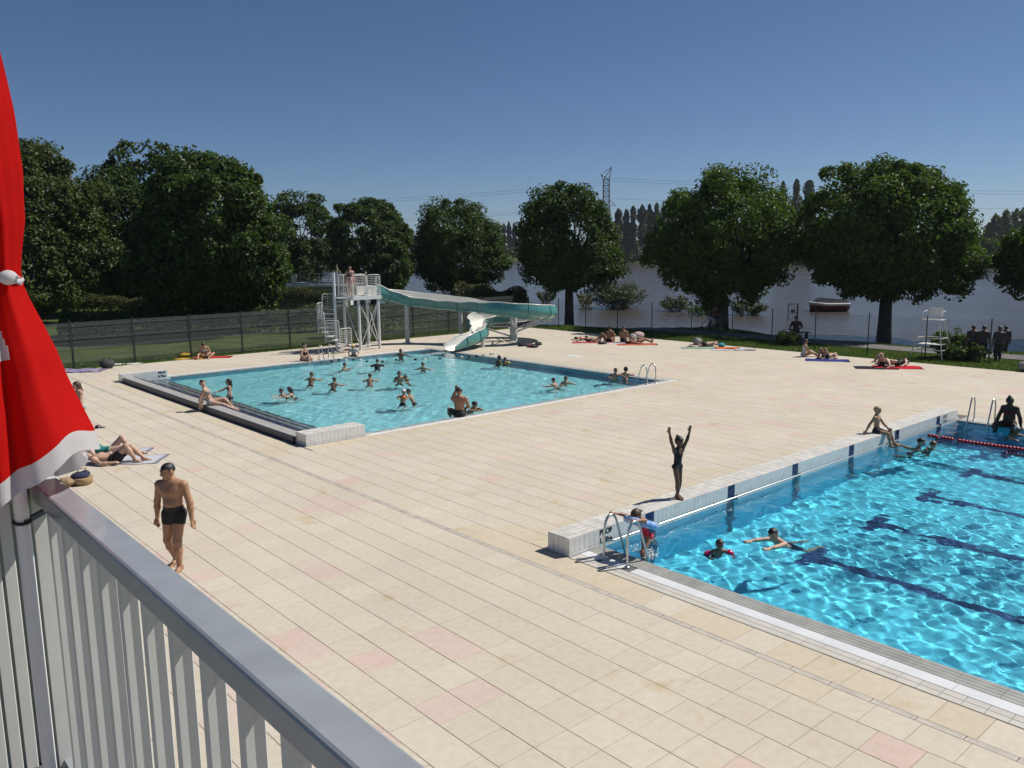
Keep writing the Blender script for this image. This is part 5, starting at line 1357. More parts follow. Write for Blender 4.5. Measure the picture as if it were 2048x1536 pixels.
    for wv in wear:
        kind, col = wv[0], wv[1]; m = cloth_mat(col)
        if kind == 'trunks':
            reg = np.where(istor, (tq-.24)*.298*H, legs(wv[2] if len(wv) > 2 else .34)); shell('swim_trunks', reg, .009, m)
        elif kind == 'briefs':
            cut = .10+.9*np.clip(np.abs(sq)-.03, 0, .1)*-1.6
            reg = np.where(istor, (tq-.17)*.298*H, legs(.02)); 
            for i_ in (0, 1):
                t, ln = thigh_t(i_); reg = np.where(L == LAB['thigh']+i_, np.maximum((t-.10)*ln, (np.abs(sq)-.055-.35*np.clip(.10-t, 0, .3))*H*.5), reg)
            shell('swim_briefs', reg, .007, m)
        elif kind == 'swimsuit':
            neck = .80-.10*np.clip(1-np.abs(sq)/.05, 0, 1)*(fq > 0)
            strap = np.where((np.abs(np.abs(sq)-.055) < .016), 1.02, neck)
            reg = np.where(istor, (tq-strap)*.298*H, legs(.06)); shell('swimsuit', reg, .007, m)
        elif kind == 'bikini':
            reg = np.where(istor, (tq-.14)*.298*H, legs(.05)); shell('bikini_bottom', reg, .007, m)
            reg = np.where(istor, np.maximum((tq-np.where(fq > 0, .78, .70))*.298*H, (np.where(fq > 0, .57, .63)-tq)*.298*H), BIG); shell('bikini_top', reg, .007, m)
        elif kind == 'shirt':
            reg = np.where(istor, np.maximum((.02-tq)*.298*H, (tq-1.0)*.298*H), BIG)
            for i_ in (0, 1): reg = np.where(L == LAB['uarm']+i_, -.01, reg)
            shell('shirt', reg, .014, m)
        elif kind == 'trousers':
            reg = np.where(istor, (tq-.22)*.298*H, legs(2.)); hem = wv[2] if len(wv) > 2 else 1
            if hem: 
                for i_ in (0, 1): reg = np.where(L == LAB['shin']+i_, -.01, reg)
            shell('trousers', reg, .016, m)
    # hair or cap
    if hair:
        X = PP-Hc; hx, hyq, hz = (X@hr_)/hh, (X@hf)/hh, (X@hu)/hh
        th = {'short': .075, 'cap': .08}.get(hair, .15)
        cap = (np.sqrt((hx/(.76+th))**2+((hyq+.06)/(.92+th))**2+((hz-.12)/(.90+th))**2)-1)*hh*.8
        lowz = {'short': -.12, 'cap': .0}.get(hair, -.5)
        excl = np.maximum(np.minimum(.50-hz, hyq-.22), lowz-hz)*hh
        hD = np.maximum(cap, excl)
        def hcone(a, b, ra, rb): return prim_d(PP, dict(a=a, b=b, ra=ra, rb=rb))
        if hair == 'bun': hD = np.minimum(hD, hcone(Hc-hf*hh*.75+hu*hh*.85, Hc-hf*hh*.75+hu*hh*.86, hh*.42, hh*.42))
        if hair == 'topbun': hD = np.minimum(hD, hcone(Hc-hf*hh*.15+hu*hh*1.15, Hc-hf*hh*.15+hu*hh*1.4, hh*.42, hh*.34))
        if hair == 'long': hD = np.minimum(hD, np.minimum(hcone(Hc-hf*hh*.45, Hc-hf*hh*.75-hu*hh*1.9, hh*.68, hh*.45), hcone(Hc-hf*hh*.3-hr_*hh*.4, Hc-hf*hh*.55-hu*hh*1.5-hr_*hh*.4, hh*.4, hh*.3)))
        if hair == 'tail': hD = np.minimum(hD, hcone(Hc-hf*hh*.85+hu*hh*.4, Hc-hf*hh*1.3-hu*hh*1.1, hh*.3, hh*.16))
        if hair == 'pigtails': hD = np.minimum(hD, np.minimum(hcone(Hc-hr_*hh*.8+hu*hh*.1, Hc-hr_*hh*1.1-hu*hh*.9, hh*.24, hh*.14), hcone(Hc+hr_*hh*.8+hu*hh*.1, Hc+hr_*hh*1.1-hu*hh*.9, hh*.24, hh*.14)))
        if (hD < 0).any():
            v, f = surface_nets(hD, gd.lo, vox)
            if len(f): 
                hcm = over.get('capc') or HAIRC[hairc]
                link('swim_cap' if hair == 'cap' else 'hair', mesh_np('hair', rot(v), f, True), mat('hair_%d_%d' % (int(hcm[0]*1000), int(hcm[2]*1000)), hcm, .5, var=.35, scale=40, bump=.3, bscale=90), body)
    inf = dict(wr=[rot(np.array([h_[0]['a']]))[0]+np.array(pos) for h_ in hands], head=rot(np.array([Hc]))[0]+np.array(pos), hh=hh, chest=rot(np.array([Ch]))[0]+np.array(pos), fv=fv, rx=rx)
    return body, inf

# ------------------------------------------------------------------ who is where
def depth_of(p): return float((np.array(p)-np.array([0, 0, EYE]))@CF)
def vproj(p): q = np.array(p, float)-np.array([0, 0, EYE]); z = q@CF; return 1024+F_PX*(q@CR)/z, 768+F_PX*(q@CD)/z
BLACK = (.012, .012, .015); NAVYC = (.015, .02, .06)
# the man walking in the foreground
mp = gp(357, 1136)
person('man in black swim trunks walking barefoot across the deck', (mp[0], mp[1], 0), -6, 1.86, STAND, (.36, .195, .115), 'short', 'black', [('trunks', (.008, .008, .010), .36)], vox=.0105, detail=True, hand_fine=True, belly=.3,
       head=(32, 10), hl=(-.185, .03, .44), hr=(.175, -.02, .45), el=(-1, -.5, 0), er=(1, -.6, 0), fl=(-.045, .06, .04), fr=(.07, -.10, .055), kr=(.25, 1, 0), kl=(0, 1, 0), toel=(-.1, 1, -.12), toer=(.1, 1, -.35), curl=.6)
# girl with raised arms on the bench wall
person('girl in dark swimsuit standing on the tiled wall with both arms raised', (12.82, 9.80, .325), 38, 1.24, STAND, (.135, .068, .042), 'bun', 'black', [('swimsuit', (.008, .008, .012))], build='f', vox=.010, detail=True, hand_fine=True,
       head=(15, 4), hl=(-.17, .10, 1.10), hr=(.19, -.03, 1.13), el=(-1, .3, 0), er=(1, .2, 0), hdl=(-.12, .06, 1), hdr=(.12, 0, 1), pnl=(0, 1, 0), pnr=(0, 1, 0), spread=.32, curl=.05, fl=(-.04, -.02, .04), fr=(.045, .05, .04), td=(0, .05, 1))
# boy on the wall
person('blond boy in dark trunks sitting on the tiled wall with legs over the water', (21.25, 9.80, .325), facing=(.12, -1), H=1.32, pose=SITEDGE, skin='mid', hair='short', hairc='blond', wear=[('trunks', BLACK, .4)], vox=.012, detail=True,
       head=(-40, 6), hr=(.27, -.13, .02), hl=(-.08, .20, .09), er=(.7, -.6, 0), fl=(-.04, .34, -.19), fr=(.05, .30, -.21), td=(0, -.06, 1))
# girl with a swim ring climbing the ladder
b_, inf = person('girl in a red swimsuit with a blue swim ring climbing out on the ladder', (10.74, 8.84, -.37), facing=(-1, .12), H=1.27, pose=STAND, skin=(.33, .175, .115), hair='tail', hairc='brown', wear=[('swimsuit', (.55, .02, .05))], build='f', vox=.010, detail=True,
       pel=(0, 0, .53), td=(0, .42, .9), head=(-10, 34), hr=(.22, .44, .885), hl=(-.19, .36, .86), er=(1, -.2, .6), el=(-1, -.3, .4), fl=(-.08, .10, .12), fr=(.07, -.08, .05), kl=(-.2, 1, .2), kr=(.1, 1, .1))
rc = inf['chest']+np.array([-.03, 0, .035])
ring = thing('swim_ring', 'blue and white inflatable swim ring round the girl on the ladder', 'swim ring', tuple(rc))
M_RING = mat('blue_print_vinyl', (.06, .24, .66), .25, col2=(.45, .55, .72), scale=9, coord='Object', coat=.4)
MB().tube([rc+np.array([.235*math.cos(a), .235*math.sin(a), .09*-math.cos(a)]) for a in np.linspace(0, 6.283, 32, endpoint=False)], .066, 14, closed=True).build('inflated_ring', M_RING, ring)
MB().ell(rc+np.array([.1, -.3, .02]), .012, .012, .02, 8, 6).build('valve', M_WHT, ring)
def armbands(label, inf_, col, H, d=None, rr=.052):
    for k, nm in ((0, 'left'), (1, 'right')):
        w_ = inf_['ab'][k] if 'ab' in inf_ else inf_['wr'][k]
def band(label, a, b, col, r_=.062):
    a, b = np.array(a), np.array(b); m = (a+b)/2; d = unit(b-a); u, v, _ = frame_of(d)
    t = MB().tube([m-d*.055, m-d*.03, m+d*.03, m+d*.055], [r_*.75, r_, r_, r_*.75], 14).build('armband', mat('vinyl_%d_%d' % (int(col[0]*100), int(col[2]*100)), col, .25, coat=.4), None, tuple(m)); tag(t, label, 'armband', 'inflatable armbands')
# swimmers in the big pool
def swimmer(label, u, vw, vtop, H, theta, pose=WADE, **kw):
    p = gp(u, vw, -.03); a = (vw-vtop)*depth_of(p)/F_PX*1.02-(.05 if u < 1300 else .02)
    kw.setdefault('ztop', -.03+a+(.03 if u < 1300 else 0))
    return person(label, (p[0], p[1], 0), theta, H, pose, **kw)
b_, inf = swimmer('small child with red armbands floating in the swimming pool', 1437, 1107, 1074, 1.0, 5, WADE, skin=(.2, .10, .065), hair='short', hairc='brown', wear=[('briefs', (.4, .02, .06))], vox=.011, detail=True, hl=(-.22, .14, .70), hr=(.22, .14, .70), pel=(0, -.10, .54), td=(0, .40, .9), fl=(-.07, -.42, .30), fr=(.08, -.38, .26), kl=(0, .3, -1), kr=(0, .3, -1))
c0 = inf['chest']; 
for sg, nm in ((-1, 'left'), (1, 'right')):
    r2_ = np.array([inf['rx'][0], inf['rx'][1], 0])*sg; f2_ = np.array([inf['fv'][0], inf['fv'][1], 0])
    band('red armband on the %s arm of the small child in the swimming pool' % nm, c0+r2_*.15+np.array([0, 0, .03]), c0+r2_*.24+f2_*.05-np.array([0, 0, .02]), (.50, .02, .10), .065)
p = gp(1578, 1088, -.03)
person('boy in dark trunks swimming breaststroke towards the small child', (p[0], p[1], -.20), -62, 1.45, dict(pel=(0, -.02, .02), td=(0, .62, .5), tf=(0, .5, -.62), hl=(-.16, .62, .20), hr=(.18, .62, .20), fl=(-.10, -.42, -.12), fr=(.12, -.36, -.08), kl=(-.3, 0, -1), kr=(.6, 0, -.6), el=(-1, 0, 0), er=(1, 0, 0), head=(-20, -12), toes=(0, -1, -.2)), skin='fair', hair='short', hairc='black', wear=[('trunks', BLACK, .5)], vox=.011, detail=True)
swimmer('dark haired boy in the water reaching for the grab rail', 1834, 902, 874, 1.45, 60, WADE, skin='mid', hair='short', hairc='black', wear=[('trunks', NAVYC)], vox=.013, hl=(-.05, .12, .68), hr=(-.02, -.30, .78), detail=True)
swimmer('swimmer with only the head above water beside the dark haired boy', 1861, 896, 881, 1.3, 100, WADE, skin='fair', hair='short', hairc='brown', wear=[('trunks', NAVYC)], vox=.013)
p = gp(2022, 846); person('broad woman with a hair bun sitting at the far end of the swimming pool', (26.12, p[1]-.12, .0), facing=(-1, -.05), H=1.72, pose=SITEDGE, skin=(.05, .027, .018), hair='topbun', hairc='black', wear=[('bikini', (.12, .01, .02))], build='f', vox=.014, belly=.7, hl=(-.19, .05, .02), hr=(.19, .05, .02), td=(0, .06, 1), head=(0, 25), fl=(-.12, .30, -.17), fr=(.12, .30, -.17), kl=(-.5, 1, .6), kr=(.5, 1, .6))
swimmer('child in a white swim cap in the water before the woman with the bun', 2029, 872, 850, 1.25, 10, WADE, skin='brown', hair='cap', wear=[('briefs', NAVYC)], vox=.013, capc=(.55, .5, .45))

# teaching pool
TG = 'bathers in the teaching pool'
sw = [
 ('child with wet black hair swimming at the front of the pair on the left', 567, 794, 776, 1.25, -70, WADE, 'fair', 'short', 'black', 'm'),
 ('long haired child close behind the front swimmer of the left pair', 584, 795, 773, 1.25, -80, WADE, 'fair', 'long', 'dark', 'f'),
 ('boy seen from behind with brown hair left of the pool centre', 623, 769, 744, 1.32, 172, WADE, 'tan', 'short', 'brown', 'm'),
 ('tanned boy seen from behind nearest the pool centre', 668, 777, 754, 1.32, 165, WADE, 'tan', 'short', 'dark', 'm'),
 ('small dark haired swimmer in profile near the pale ladder', 687, 741, 725, 1.2, 90, WADE, 'mid', 'short', 'black', 'm'),
 ('small swimmer seen from behind in the middle of the teaching pool', 740, 769, 747, 1.25, 180, WADE, 'mid', 'short', 'dark', 'm'),
 ('bather in a dark vest in front of the float line', 755, 738, 718, 1.3, 185, WADE, 'fair', 'short', 'dark', 'm'),
 ('boy facing the camera with both arms stretched out near the slide', 802, 719, 697, 1.35, 0, SPREAD, 'brown', 'short', 'black', 'm'),
 ('swimmer with arms spread low on the water right of the centre', 846, 740, 724, 1.25, 175, SPREAD, 'mid', 'short', 'brown', 'm'),
 ('dark haired man holding a child in the middle of the pool', 799, 769, 741, 1.40, 10, WADE, 'tan', 'short', 'black', 'm'),
 ('child held by the dark haired man in the middle of the pool', 814, 769, 749, 1.0, -60, WADE, 'tan', 'short', 'dark', 'm'),
 ('child with a white swim cap seen from behind', 807, 809, 778, 1.2, 170, WADE, 'fair', 'cap', 'dark', 'm'),
 ('child with black hair facing the white capped child', 822, 808, 777, 1.22, -90, WADE, 'mid', 'short', 'black', 'm'),
 ('woman with a dark bun holding a small child near the right pool wall', 997, 730, 711, 1.38, 150, WADE, 'brown', 'bun', 'black', 'f'),
 ('small child with yellow armbands beside the woman with the dark bun', 1010, 730, 714, 1.0, 180, WADE, 'brown', 'short', 'black', 'm'),
 ('left child of the two swimming in the right half of the teaching pool', 1110, 774, 755, 1.2, -120, WADE, 'mid', 'short', 'dark', 'm'),
 ('right child of the two swimming in the right half of the teaching pool', 1130, 769, 751, 1.25, 20, WADE, 'mid', 'short', 'black', 'm'),
 ('man standing in the water facing the camera by the corner ladder', 1230, 760, 735, 1.40, 8, WADE, 'mid', 'short', 'black', 'm'),
 ('woman with sunlit back standing in the water by the corner ladder', 1251, 759, 734, 1.38, 165, WADE, 'fair', 'bun', 'black', 'f'),
]
INF = {}
for (lab, u, vw, vt, H, th, po, sk, ha, hc_, bd) in sw:
    wr_ = [('bikini', NAVYC)] if bd == 'f' else [('trunks', BLACK)]
    if 'vest' in lab: wr_.append(('shirt', (.02, .02, .03)))
    kw = {}
    if 'white swim cap' in lab: kw['capc'] = (.62, .62, .64)
    if 'man holding' in lab: kw = dict(hl=(-.26, .1, .70), hr=(.05, .22, .72))
    _, INF[lab[:12]] = swimmer(lab, u, vw, vt, H, th, po, skin=sk, hair=ha, hairc=hc_, wear=wr_, build=bd, vox=.018, group=TG, **kw)
i_ = INF['child with a']; c0 = i_['chest']; f2_ = np.array([i_['rx'][0], i_['rx'][1], 0])
band('orange armband on the child with the white cap', c0-f2_*.02+np.array([0, 0, .06])+np.array([*face_dir(0), 0])*.14, c0+f2_*.10+np.array([0, 0, .03])+np.array([*face_dir(0), 0])*.14, (.62, .13, .01), .095)
i_ = INF['small child ']; c0 = i_['chest']; f2_ = np.array([i_['rx'][0], i_['rx'][1], 0])
for sg, nm in ((-1, 'left'), (1, 'right')): band('yellow armband on the %s arm of the child near the right pool wall' % nm, c0+f2_*.12*sg+np.array([0, 0, .04]), c0+f2_*.21*sg+np.array([0, 0, .0]), (.62, .42, .02), .07)
# at the pool edges
p = gp(920, 833); person('broad shouldered man in black shorts sitting on the near edge seen from behind', (p[0], p[1]+.02, .0), 176, 1.80, SITEDGE, (.34, .18, .105), 'short', 'black', [('trunks', (.010, .010, .012), .85)], vox=.012, hl=(-.07, .13, .45), hr=(.10, .20, .12), el=(-.45, .3, -1), er=(.6, 0, -1), head=(-10, 12), td=(0, .03, 1), fl=(-.20, .24, -.14), kl=(-.9, 1, .5))
p = gp(948, 822, -.03); person('dark haired bather resting both arms on the near pool edge', (p[0]+.05, p[1]+.15, -1.12), facing=(.35, -1), H=1.5, pose=WADE, skin='mid', hair='short', hairc='black', wear=[('trunks', NAVYC)], vox=.013, hl=(.05, .27, .77), hr=(.20, .22, .77), el=(-1, .2, .2), er=(1, .2, .2), head=(-30, 0))
p = gp(711, 713); person('child with a yellow cap crouching on the far pool edge', (p[0], p[1]+.15, .0), 5, 1.3, SITEDGE, 'fair', 'cap', 'dark', [('shirt', (.35, .35, .36))], vox=.018, capc=(.6, .45, .03), td=(0, .5, .8), hl=(-.17, .16, .05), hr=(.17, .16, .05), kl=(-.8, 1, .6), kr=(.8, 1, .6))
p = gp(613, 722); person('woman in a dark red swimsuit sitting on the far pool edge', (p[0]-.05, p[1]+.2, .0), 62, 1.68, SITEDGE, 'fair', 'short', 'black', [('swimsuit', (.06, .008, .015))], build='f', vox=.018, hl=(-.05, .18, .14), hr=(.08, .18, .14), td=(0, .15, 1))
p = gp(421, 810, .18); person('woman in a bikini leaning back on her hands on the grey step', (p[0]+.02, p[1], .185), 98, 1.68, RECLINE, 'fair', 'bun', 'brown', [('bikini', (.30, .30, .30))], build='f', vox=.014, detail=True, fl=(-.07, .40, -.08), fr=(.05, .46, -.10), head=(60, 0), td=(0, -.35, .92), hl=(-.13, -.20, .02), hr=(.13, -.18, .02))
swimmer('girl with long hair standing on the steps facing the reclining woman', 461, 801, 757, 1.45, -70, STAND, skin='fair', hair='long', hairc='dark', wear=[('bikini', (.02, .02, .025))], build='f', vox=.014, detail=True, hr=(.12, .32, .66), hl=(-.14, .12, .5), group=TG)
p = gp(412, 716); person('woman sitting cross legged on a red towel reading by the fence', (p[0], p[1], .02), 15, 1.66, SITFLOOR, 'mid', 'bun', 'dark', [('bikini', (.35, .35, .35))], build='f', vox=.018, td=(.1, .35, .9), head=(0, 35), fl=(-.10, .30, .03), fr=(.20, .34, .03), kl=(-1, .3, .5), kr=(.6, .3, .8))
p = gp(166, 868); person('girl in a green and white bikini standing beside the red parasol', (p[0], p[1], 0), -40, 1.60, STAND, 'fair', 'long', 'brown', [('bikini', (.30, .36, .33))], build='f', vox=.014, detail=True, hl=(-.05, .16, .60), hr=(.04, .15, .62), head=(20, 8))
# sunbathers near the parasol
def lie(label, u, v, facing, H, pose, **kw): p = gp(u, v); return person(label, (p[0], p[1], .02), facing=facing, H=H, pose=pose, **kw)
rgt = np.array([CR[0], CR[1]])/np.hypot(CR[0], CR[1]); fwd = np.array([CF[0], CF[1]])/np.hypot(CF[0], CF[1])
lie('man in black shorts lying on his back with one knee up beside the parasol', 232, 925, tuple(rgt*.97+fwd*.05), 1.78, BACK_KNEES, skin='fair', hair='short', hairc='dark', wear=[('trunks', (.012, .012, .016), .55)], vox=.014, fl=(-.05, .38, .035), fr=(.05, .30, .035), hr=(.18, .02, .03))
lie('woman in a teal swimsuit lying on her back behind the man in black shorts', 222, 908, tuple(rgt*.97+fwd*.12), 1.66, BACK_KNEES, skin='pale', hair='short', hairc='brown', wear=[('swimsuit', (.012, .17, .15))], build='f', vox=.014, fl=(-.05, .28, .035), fr=(.08, .47, .035))

# towels, bags and clothes
def towel(label, c, ang, ln, wd, col, col2=None, z=.006, seed=1, name='towel', cat='towel', group='towels spread on the deck', bump=.012, scale=6):
    rg = np.random.default_rng(seed); n, m_ = 14, 9; d = np.array([math.cos(ang), math.sin(ang)]); s_ = np.array([-d[1], d[0]]); V = []
    for i_ in range(n):
        for k in range(m_):
            a, b = (i_/(n-1)-.5)*ln, (k/(m_-1)-.5)*wd; e = .03*math.sin(a*6+seed)+.02*math.sin(b*9+seed*2)
            V.append((c[0]+d[0]*(a+e*.5)+s_[0]*(b+e), c[1]+d[1]*(a+e*.5)+s_[1]*(b+e), z+bump*(1+math.sin(a*7+seed)*math.cos(b*8+seed*1.3))))
    T = [(x, y, zz) for x, y, zz in V]; B = [(x, y, .0015) for x, y, _ in V]; Nn = n*m_
    Fs = [(i_*m_+k, (i_+1)*m_+k, (i_+1)*m_+k+1, i_*m_+k+1) for i_ in range(n-1) for k in range(m_-1)]
    bd_ = [i_*m_ for i_ in range(n)]+[(n-1)*m_+k for k in range(1, m_)]+[i_*m_+m_-1 for i_ in range(n-2, -1, -1)]+[k for k in range(m_-2, 0, -1)]
    Fs += [(bd_[j], bd_[(j+1) % len(bd_)], Nn+bd_[(j+1) % len(bd_)], Nn+bd_[j]) for j in range(len(bd_))]
    m = mat('towel_%d' % seed, col, .95, var=.1 if not col2 else 0, scale=scale, col2=col2, bump=.3, bscale=150, spec=.1)
    return one(name, MB().add(T+B, Fs, True), m, label, cat, (c[0], c[1], 0), group)
TW = lambda lab, u, v, da, ln, wd, col, **k: towel(lab, gp(u, v), math.atan2(rgt[1], rgt[0])+da, ln, wd, col, **k)
TW('white patterned towel under the man in black shorts', 245, 921, .05, 2.0, .9, (.52, .52, .55), col2=(.40, .42, .50), seed=21)
TW('pale towel under the woman in the teal swimsuit', 225, 905, .1, 1.9, .7, (.42, .45, .50), seed=22)
TW('purple and blue patterned towel beside the parasol edge', 162, 742, .1, 2.1, 1.2, (.10, .10, .28), col2=(.34, .28, .36), seed=23, bump=.03, scale=3)
TW('white towel next to the backpack by the fence', 256, 729, .1, 1.2, .5, (.55, .55, .55), seed=24, bump=.03)
TW('red towel under the woman reading by the fence', 425, 715, .15, 1.9, .8, (.42, .03, .04), seed=25)
TW('yellow towel beside the woman reading by the fence', 378, 718, .15, 1.5, .45, (.55, .34, .06), seed=26, bump=.025)
def bag(label, c, rx, ry, h, col, seed, strap=True, name='bag'):
    rg = np.random.default_rng(seed); t = thing(name, label, 'bag', (c[0], c[1], 0)); q = MB(); q.ell((c[0], c[1], h*.48), rx, ry, h*.52, 16, 10)
    q.v = [(x+.02*math.sin(z*40+seed), y+.02*math.sin(x*37), max(z, .002)) for x, y, z in q.v]; q.build('bag_body', mat('bagcloth_%d' % seed, col, .8, var=.3, scale=9, bump=.2), t)
    if strap:
        for s_ in (-.5, .5): MB().tube([(c[0]+rx*s_, c[1]-ry*.6, h*.5), (c[0]+rx*s_*.9, c[1]-ry*.5, h*1.12), (c[0]+rx*s_*.8, c[1]+ry*.3, h*1.1), (c[0]+rx*s_*.8, c[1]+ry*.6, h*.7)], .014, 6).build('strap', mat('bagstrap_%d' % seed, tuple(x*.5 for x in col), .8), t)
    return t
c = gp(215, 737); bag('dark green backpack by the fence left of the white towel', c, .34, .26, .44, (.035, .042, .038), 31, name='backpack')
c = gp(373, 716); bag('yellow beach bag behind the yellow towel', (c[0], c[1]+.35), .36, .24, .30, (.40, .25, .03), 32)
c = gp(167, 968)
bk = thing('straw_basket', 'straw basket with navy clothes beside the lying man', 'basket', (c[0], c[1], 0))
MB().lathe([(.0, .0), (.17, .0), (.20, .04), (.215, .15), (.205, .17), (.19, .16), (.0, .15)], (c[0], c[1], .002), 20).build('basket_body', mat('straw', (.36, .25, .13), .85, var=.3, scale=30, bump=.6, bscale=90), bk)
q = MB().ell((c[0]-.06, c[1]+.02, .20), .19, .15, .09, 14, 8).ell((c[0]+.06, c[1]+.08, .22), .12, .10, .07, 12, 7); q.v = [(x+.015*math.sin(y*60), y+.015*math.sin(x*70), z+.015*math.sin(x*50+y*40)) for x, y, z in q.v]
q.build('clothes', mat('navy_clothes', (.02, .024, .06), .9, var=.4, scale=20), bk)
MB().tube([(c[0]-.1, c[1], .17), (c[0]-.08, c[1]+.02, .36), (c[0]+.08, c[1]+.02, .36), (c[0]+.1, c[1], .17)], .013, 7).build('handle', mat('brown_handle', (.16, .06, .04), .7), bk)
c = gp(140, 972); bag('brown straw bag half hidden by the handrail', (c[0]-.05, c[1]), .2, .18, .22, (.30, .20, .11), 34, strap=False)
c = gp(196, 856); one('cap', MB().lathe([(.0, .09), (.07, .075), (.10, .0)], (c[0], c[1], .004), 14).ell((c[0]+.1, c[1]-.04, .012), .11, .09, .008, 12, 5), M_BLK, 'black cap lying on the deck beside the parasol', 'cap', (c[0], c[1], 0))
# clothes heap near the slide shadow
c = gp(1062, 694)
for k, (du, dv, col, lab) in enumerate(((-14, -1, (.015, .015, .018), 'black clothes heap nearest the slide shadow'), (2, 1, (.16, .05, .06), 'reddish towel heap in the pile near the slide shadow'), (8, 2, (.02, .02, .03), 'dark towel at the front of the pile near the slide'), (16, -3, (.02, .02, .025), 'small black bag at the right of the pile near the slide'))):
    p = gp(1060+du, 693+dv); q = MB().ell((p[0], p[1], .06), .32-.05*k, .22, .10, 14, 7); q.v = [(x+.04*math.sin(y*23+k), y+.04*math.sin(x*27), max(z+.03*math.sin(x*19+y*17), .002)) for x, y, z in q.v]
    one('clothes_pile', q, mat('heap_%d' % k, col, .9, var=.4, scale=8), lab, 'clothes', (p[0], p[1], 0), 'clothes left near the slide')
p = gp(1147, 712); one('deck_hatch', MB().bbox(p[0]-.25, p[0]+.25, p[1]-.45, p[1]+.45, .0, .006, .003), M_WPAINT, 'small pale hatch cover in the deck behind the teaching pool', 'hatch', (p[0], p[1], 0))

# sunbathers along the right-hand lawn
SG = 'sunbathers along the lawn edge'
rg_ = tuple(rgt); lf_ = tuple(-rgt)
lie('dark haired sunbather lying face down at the left end of the lawn group', 1172, 680, tuple(rgt*.9+fwd*.45), 1.65, PRONE, skin='mid', hair='short', hairc='black', wear=[('briefs', BLACK)], vox=.022, group=SG, build='f')
lie('woman lying on her back with bent knees in the lawn group', 1196, 683, tuple(rgt*.95+fwd*.2), 1.65, BACK_KNEES, skin='tan', hair='long', hairc='dark', wear=[('bikini', (.4, .4, .4))], build='f', vox=.022, group=SG)
p = gp(1219, 684); person('tanned bather sitting with knees up left of the striped bag', (p[0], p[1], .02), 155, 1.68, SITFLOOR, 'tan', 'bun', 'dark', [('bikini', BLACK)], build='f', vox=.022, group=SG)
p = gp(1247, 685); person('tanned bather with sunlit back sitting behind the striped bag', (p[0], p[1], .02), 165, 1.70, SITFLOOR, 'tan', 'short', 'dark', [('trunks', BLACK)], vox=.022, group=SG)
lie('sunbather lying on an orange towel in front of the striped bag', 1276, 687, tuple(rgt*.97+fwd*.2), 1.66, BACK_FLAT, skin='tan', hair='long', hairc='dark', wear=[('bikini', (.25, .02, .02))], build='f', vox=.022, group=SG)
lie('man in black shorts lying face down alone on a green towel', 1408, 693, tuple(-rgt*.85-fwd*.3), 1.80, PRONE, skin='fair', hair='short', hairc='dark', wear=[('trunks', BLACK)], vox=.022, group=SG)
p = gp(1607, 713); person('girl in a white top sitting on the deck edge in front of the bush', (p[0], p[1], .01), 85, 1.55, SITFLOOR, 'mid', 'tail', 'dark', [('swimsuit', (.45, .5, .52))], build='f', vox=.020, group=SG, fl=(-.06, .42, .035), fr=(.06, .45, .035), td=(0, .12, 1))
lie('sunbather with raised knees on a blue towel', 1652, 717, tuple(-rgt*.8-fwd*.5), 1.68, BACK_KNEES, skin='mid', hair='short', hairc='dark', wear=[('trunks', NAVYC)], vox=.020, group=SG, fl=(-.09, .20, .035), fr=(.09, .22, .035))
lie('sunbather with raised legs on a black towel', 1764, 733, tuple(-rgt*.9-fwd*.35), 1.70, BACK_KNEES, skin='fair', hair='short', hairc='dark', wear=[('trunks', BLACK)], vox=.018, group=SG, fl=(-.06, .22, .10), fr=(.06, .20, .14))
lie('woman in a black swimsuit lying on her side on a red towel', 1792, 733, tuple(-rgt*.85-fwd*.45), 1.70, BACK_KNEES, skin='pale', hair='short', hairc='brown', wear=[('swimsuit', BLACK)], build='f', vox=.018, group=SG, fl=(-.06, .30, .035), fr=(.06, .26, .035), tf=(.8, 0, .6), kl=(1, .2, .5), kr=(1, .2, .8))
TW('red towel under the woman in the black swimsuit', 1795, 735, -.25, 1.9, .95, (.48, .015, .03), seed=41)
TW('black towel under the sunbather with raised legs', 1752, 736, -.25, 1.7, .8, (.02, .02, .03), seed=42)
TW('blue towel under the sunbather with raised knees', 1655, 721, -.3, 1.9, .8, (.03, .04, .20), seed=43)
TW('green towel under the man lying alone', 1402, 696, -.1, 2.0, .8, (.22, .34, .27), seed=44)
TW('orange towel right of the man lying alone', 1455, 697, -.1, 1.2, .6, (.58, .12, .03), seed=45, bump=.03)
TW('white towel in front of the orange towel on the right', 1447, 700, -.1, 1.1, .5, (.5, .5, .53), seed=46)
TW('grey patterned towel at the right end of the towel row', 1490, 700, -.1, 1.0, .5, (.20, .22, .32), col2=(.5, .5, .52), seed=47, bump=.03)
TW('orange towel under the sunbather before the striped bag', 1275, 689, -.05, 2.2, .7, (.45, .10, .05), seed=48)
TW('red towel under the lawn group', 1188, 685, -.05, 2.4, .7, (.40, .06, .07), seed=49)
TW('white towel under the seated lawn group', 1232, 687, -.05, 2.0, .6, (.45, .45, .48), seed=50)
c = gp(1443, 694); bag('small turquoise bag on the orange towel', c, .22, .18, .22, (.02, .25, .28), 51, strap=False)
c = gp(1265, 682); bag('striped grey beach bag among the lawn group', c, .28, .2, .42, (.30, .29, .28), 52)
c = gp(1272, 678); bag('pink and white bag behind the lawn group', (c[0]+.2, c[1]), .42, .28, .42, (.40, .30, .30), 53, strap=False)
c = gp(1392, 690); bag('grey rucksack beside the man lying alone', (c[0]+.25, c[1]+.1), .32, .25, .36, (.22, .22, .21), 54)
c = gp(1205, 688); bag('black bag in front of the lawn group', c, .3, .2, .14, (.015, .015, .02), 55, strap=False)
c = gp(2052, 742); bag('grey bag at the right picture edge on the grass border', c, .35, .3, .42, (.25, .25, .24), 56, strap=False)
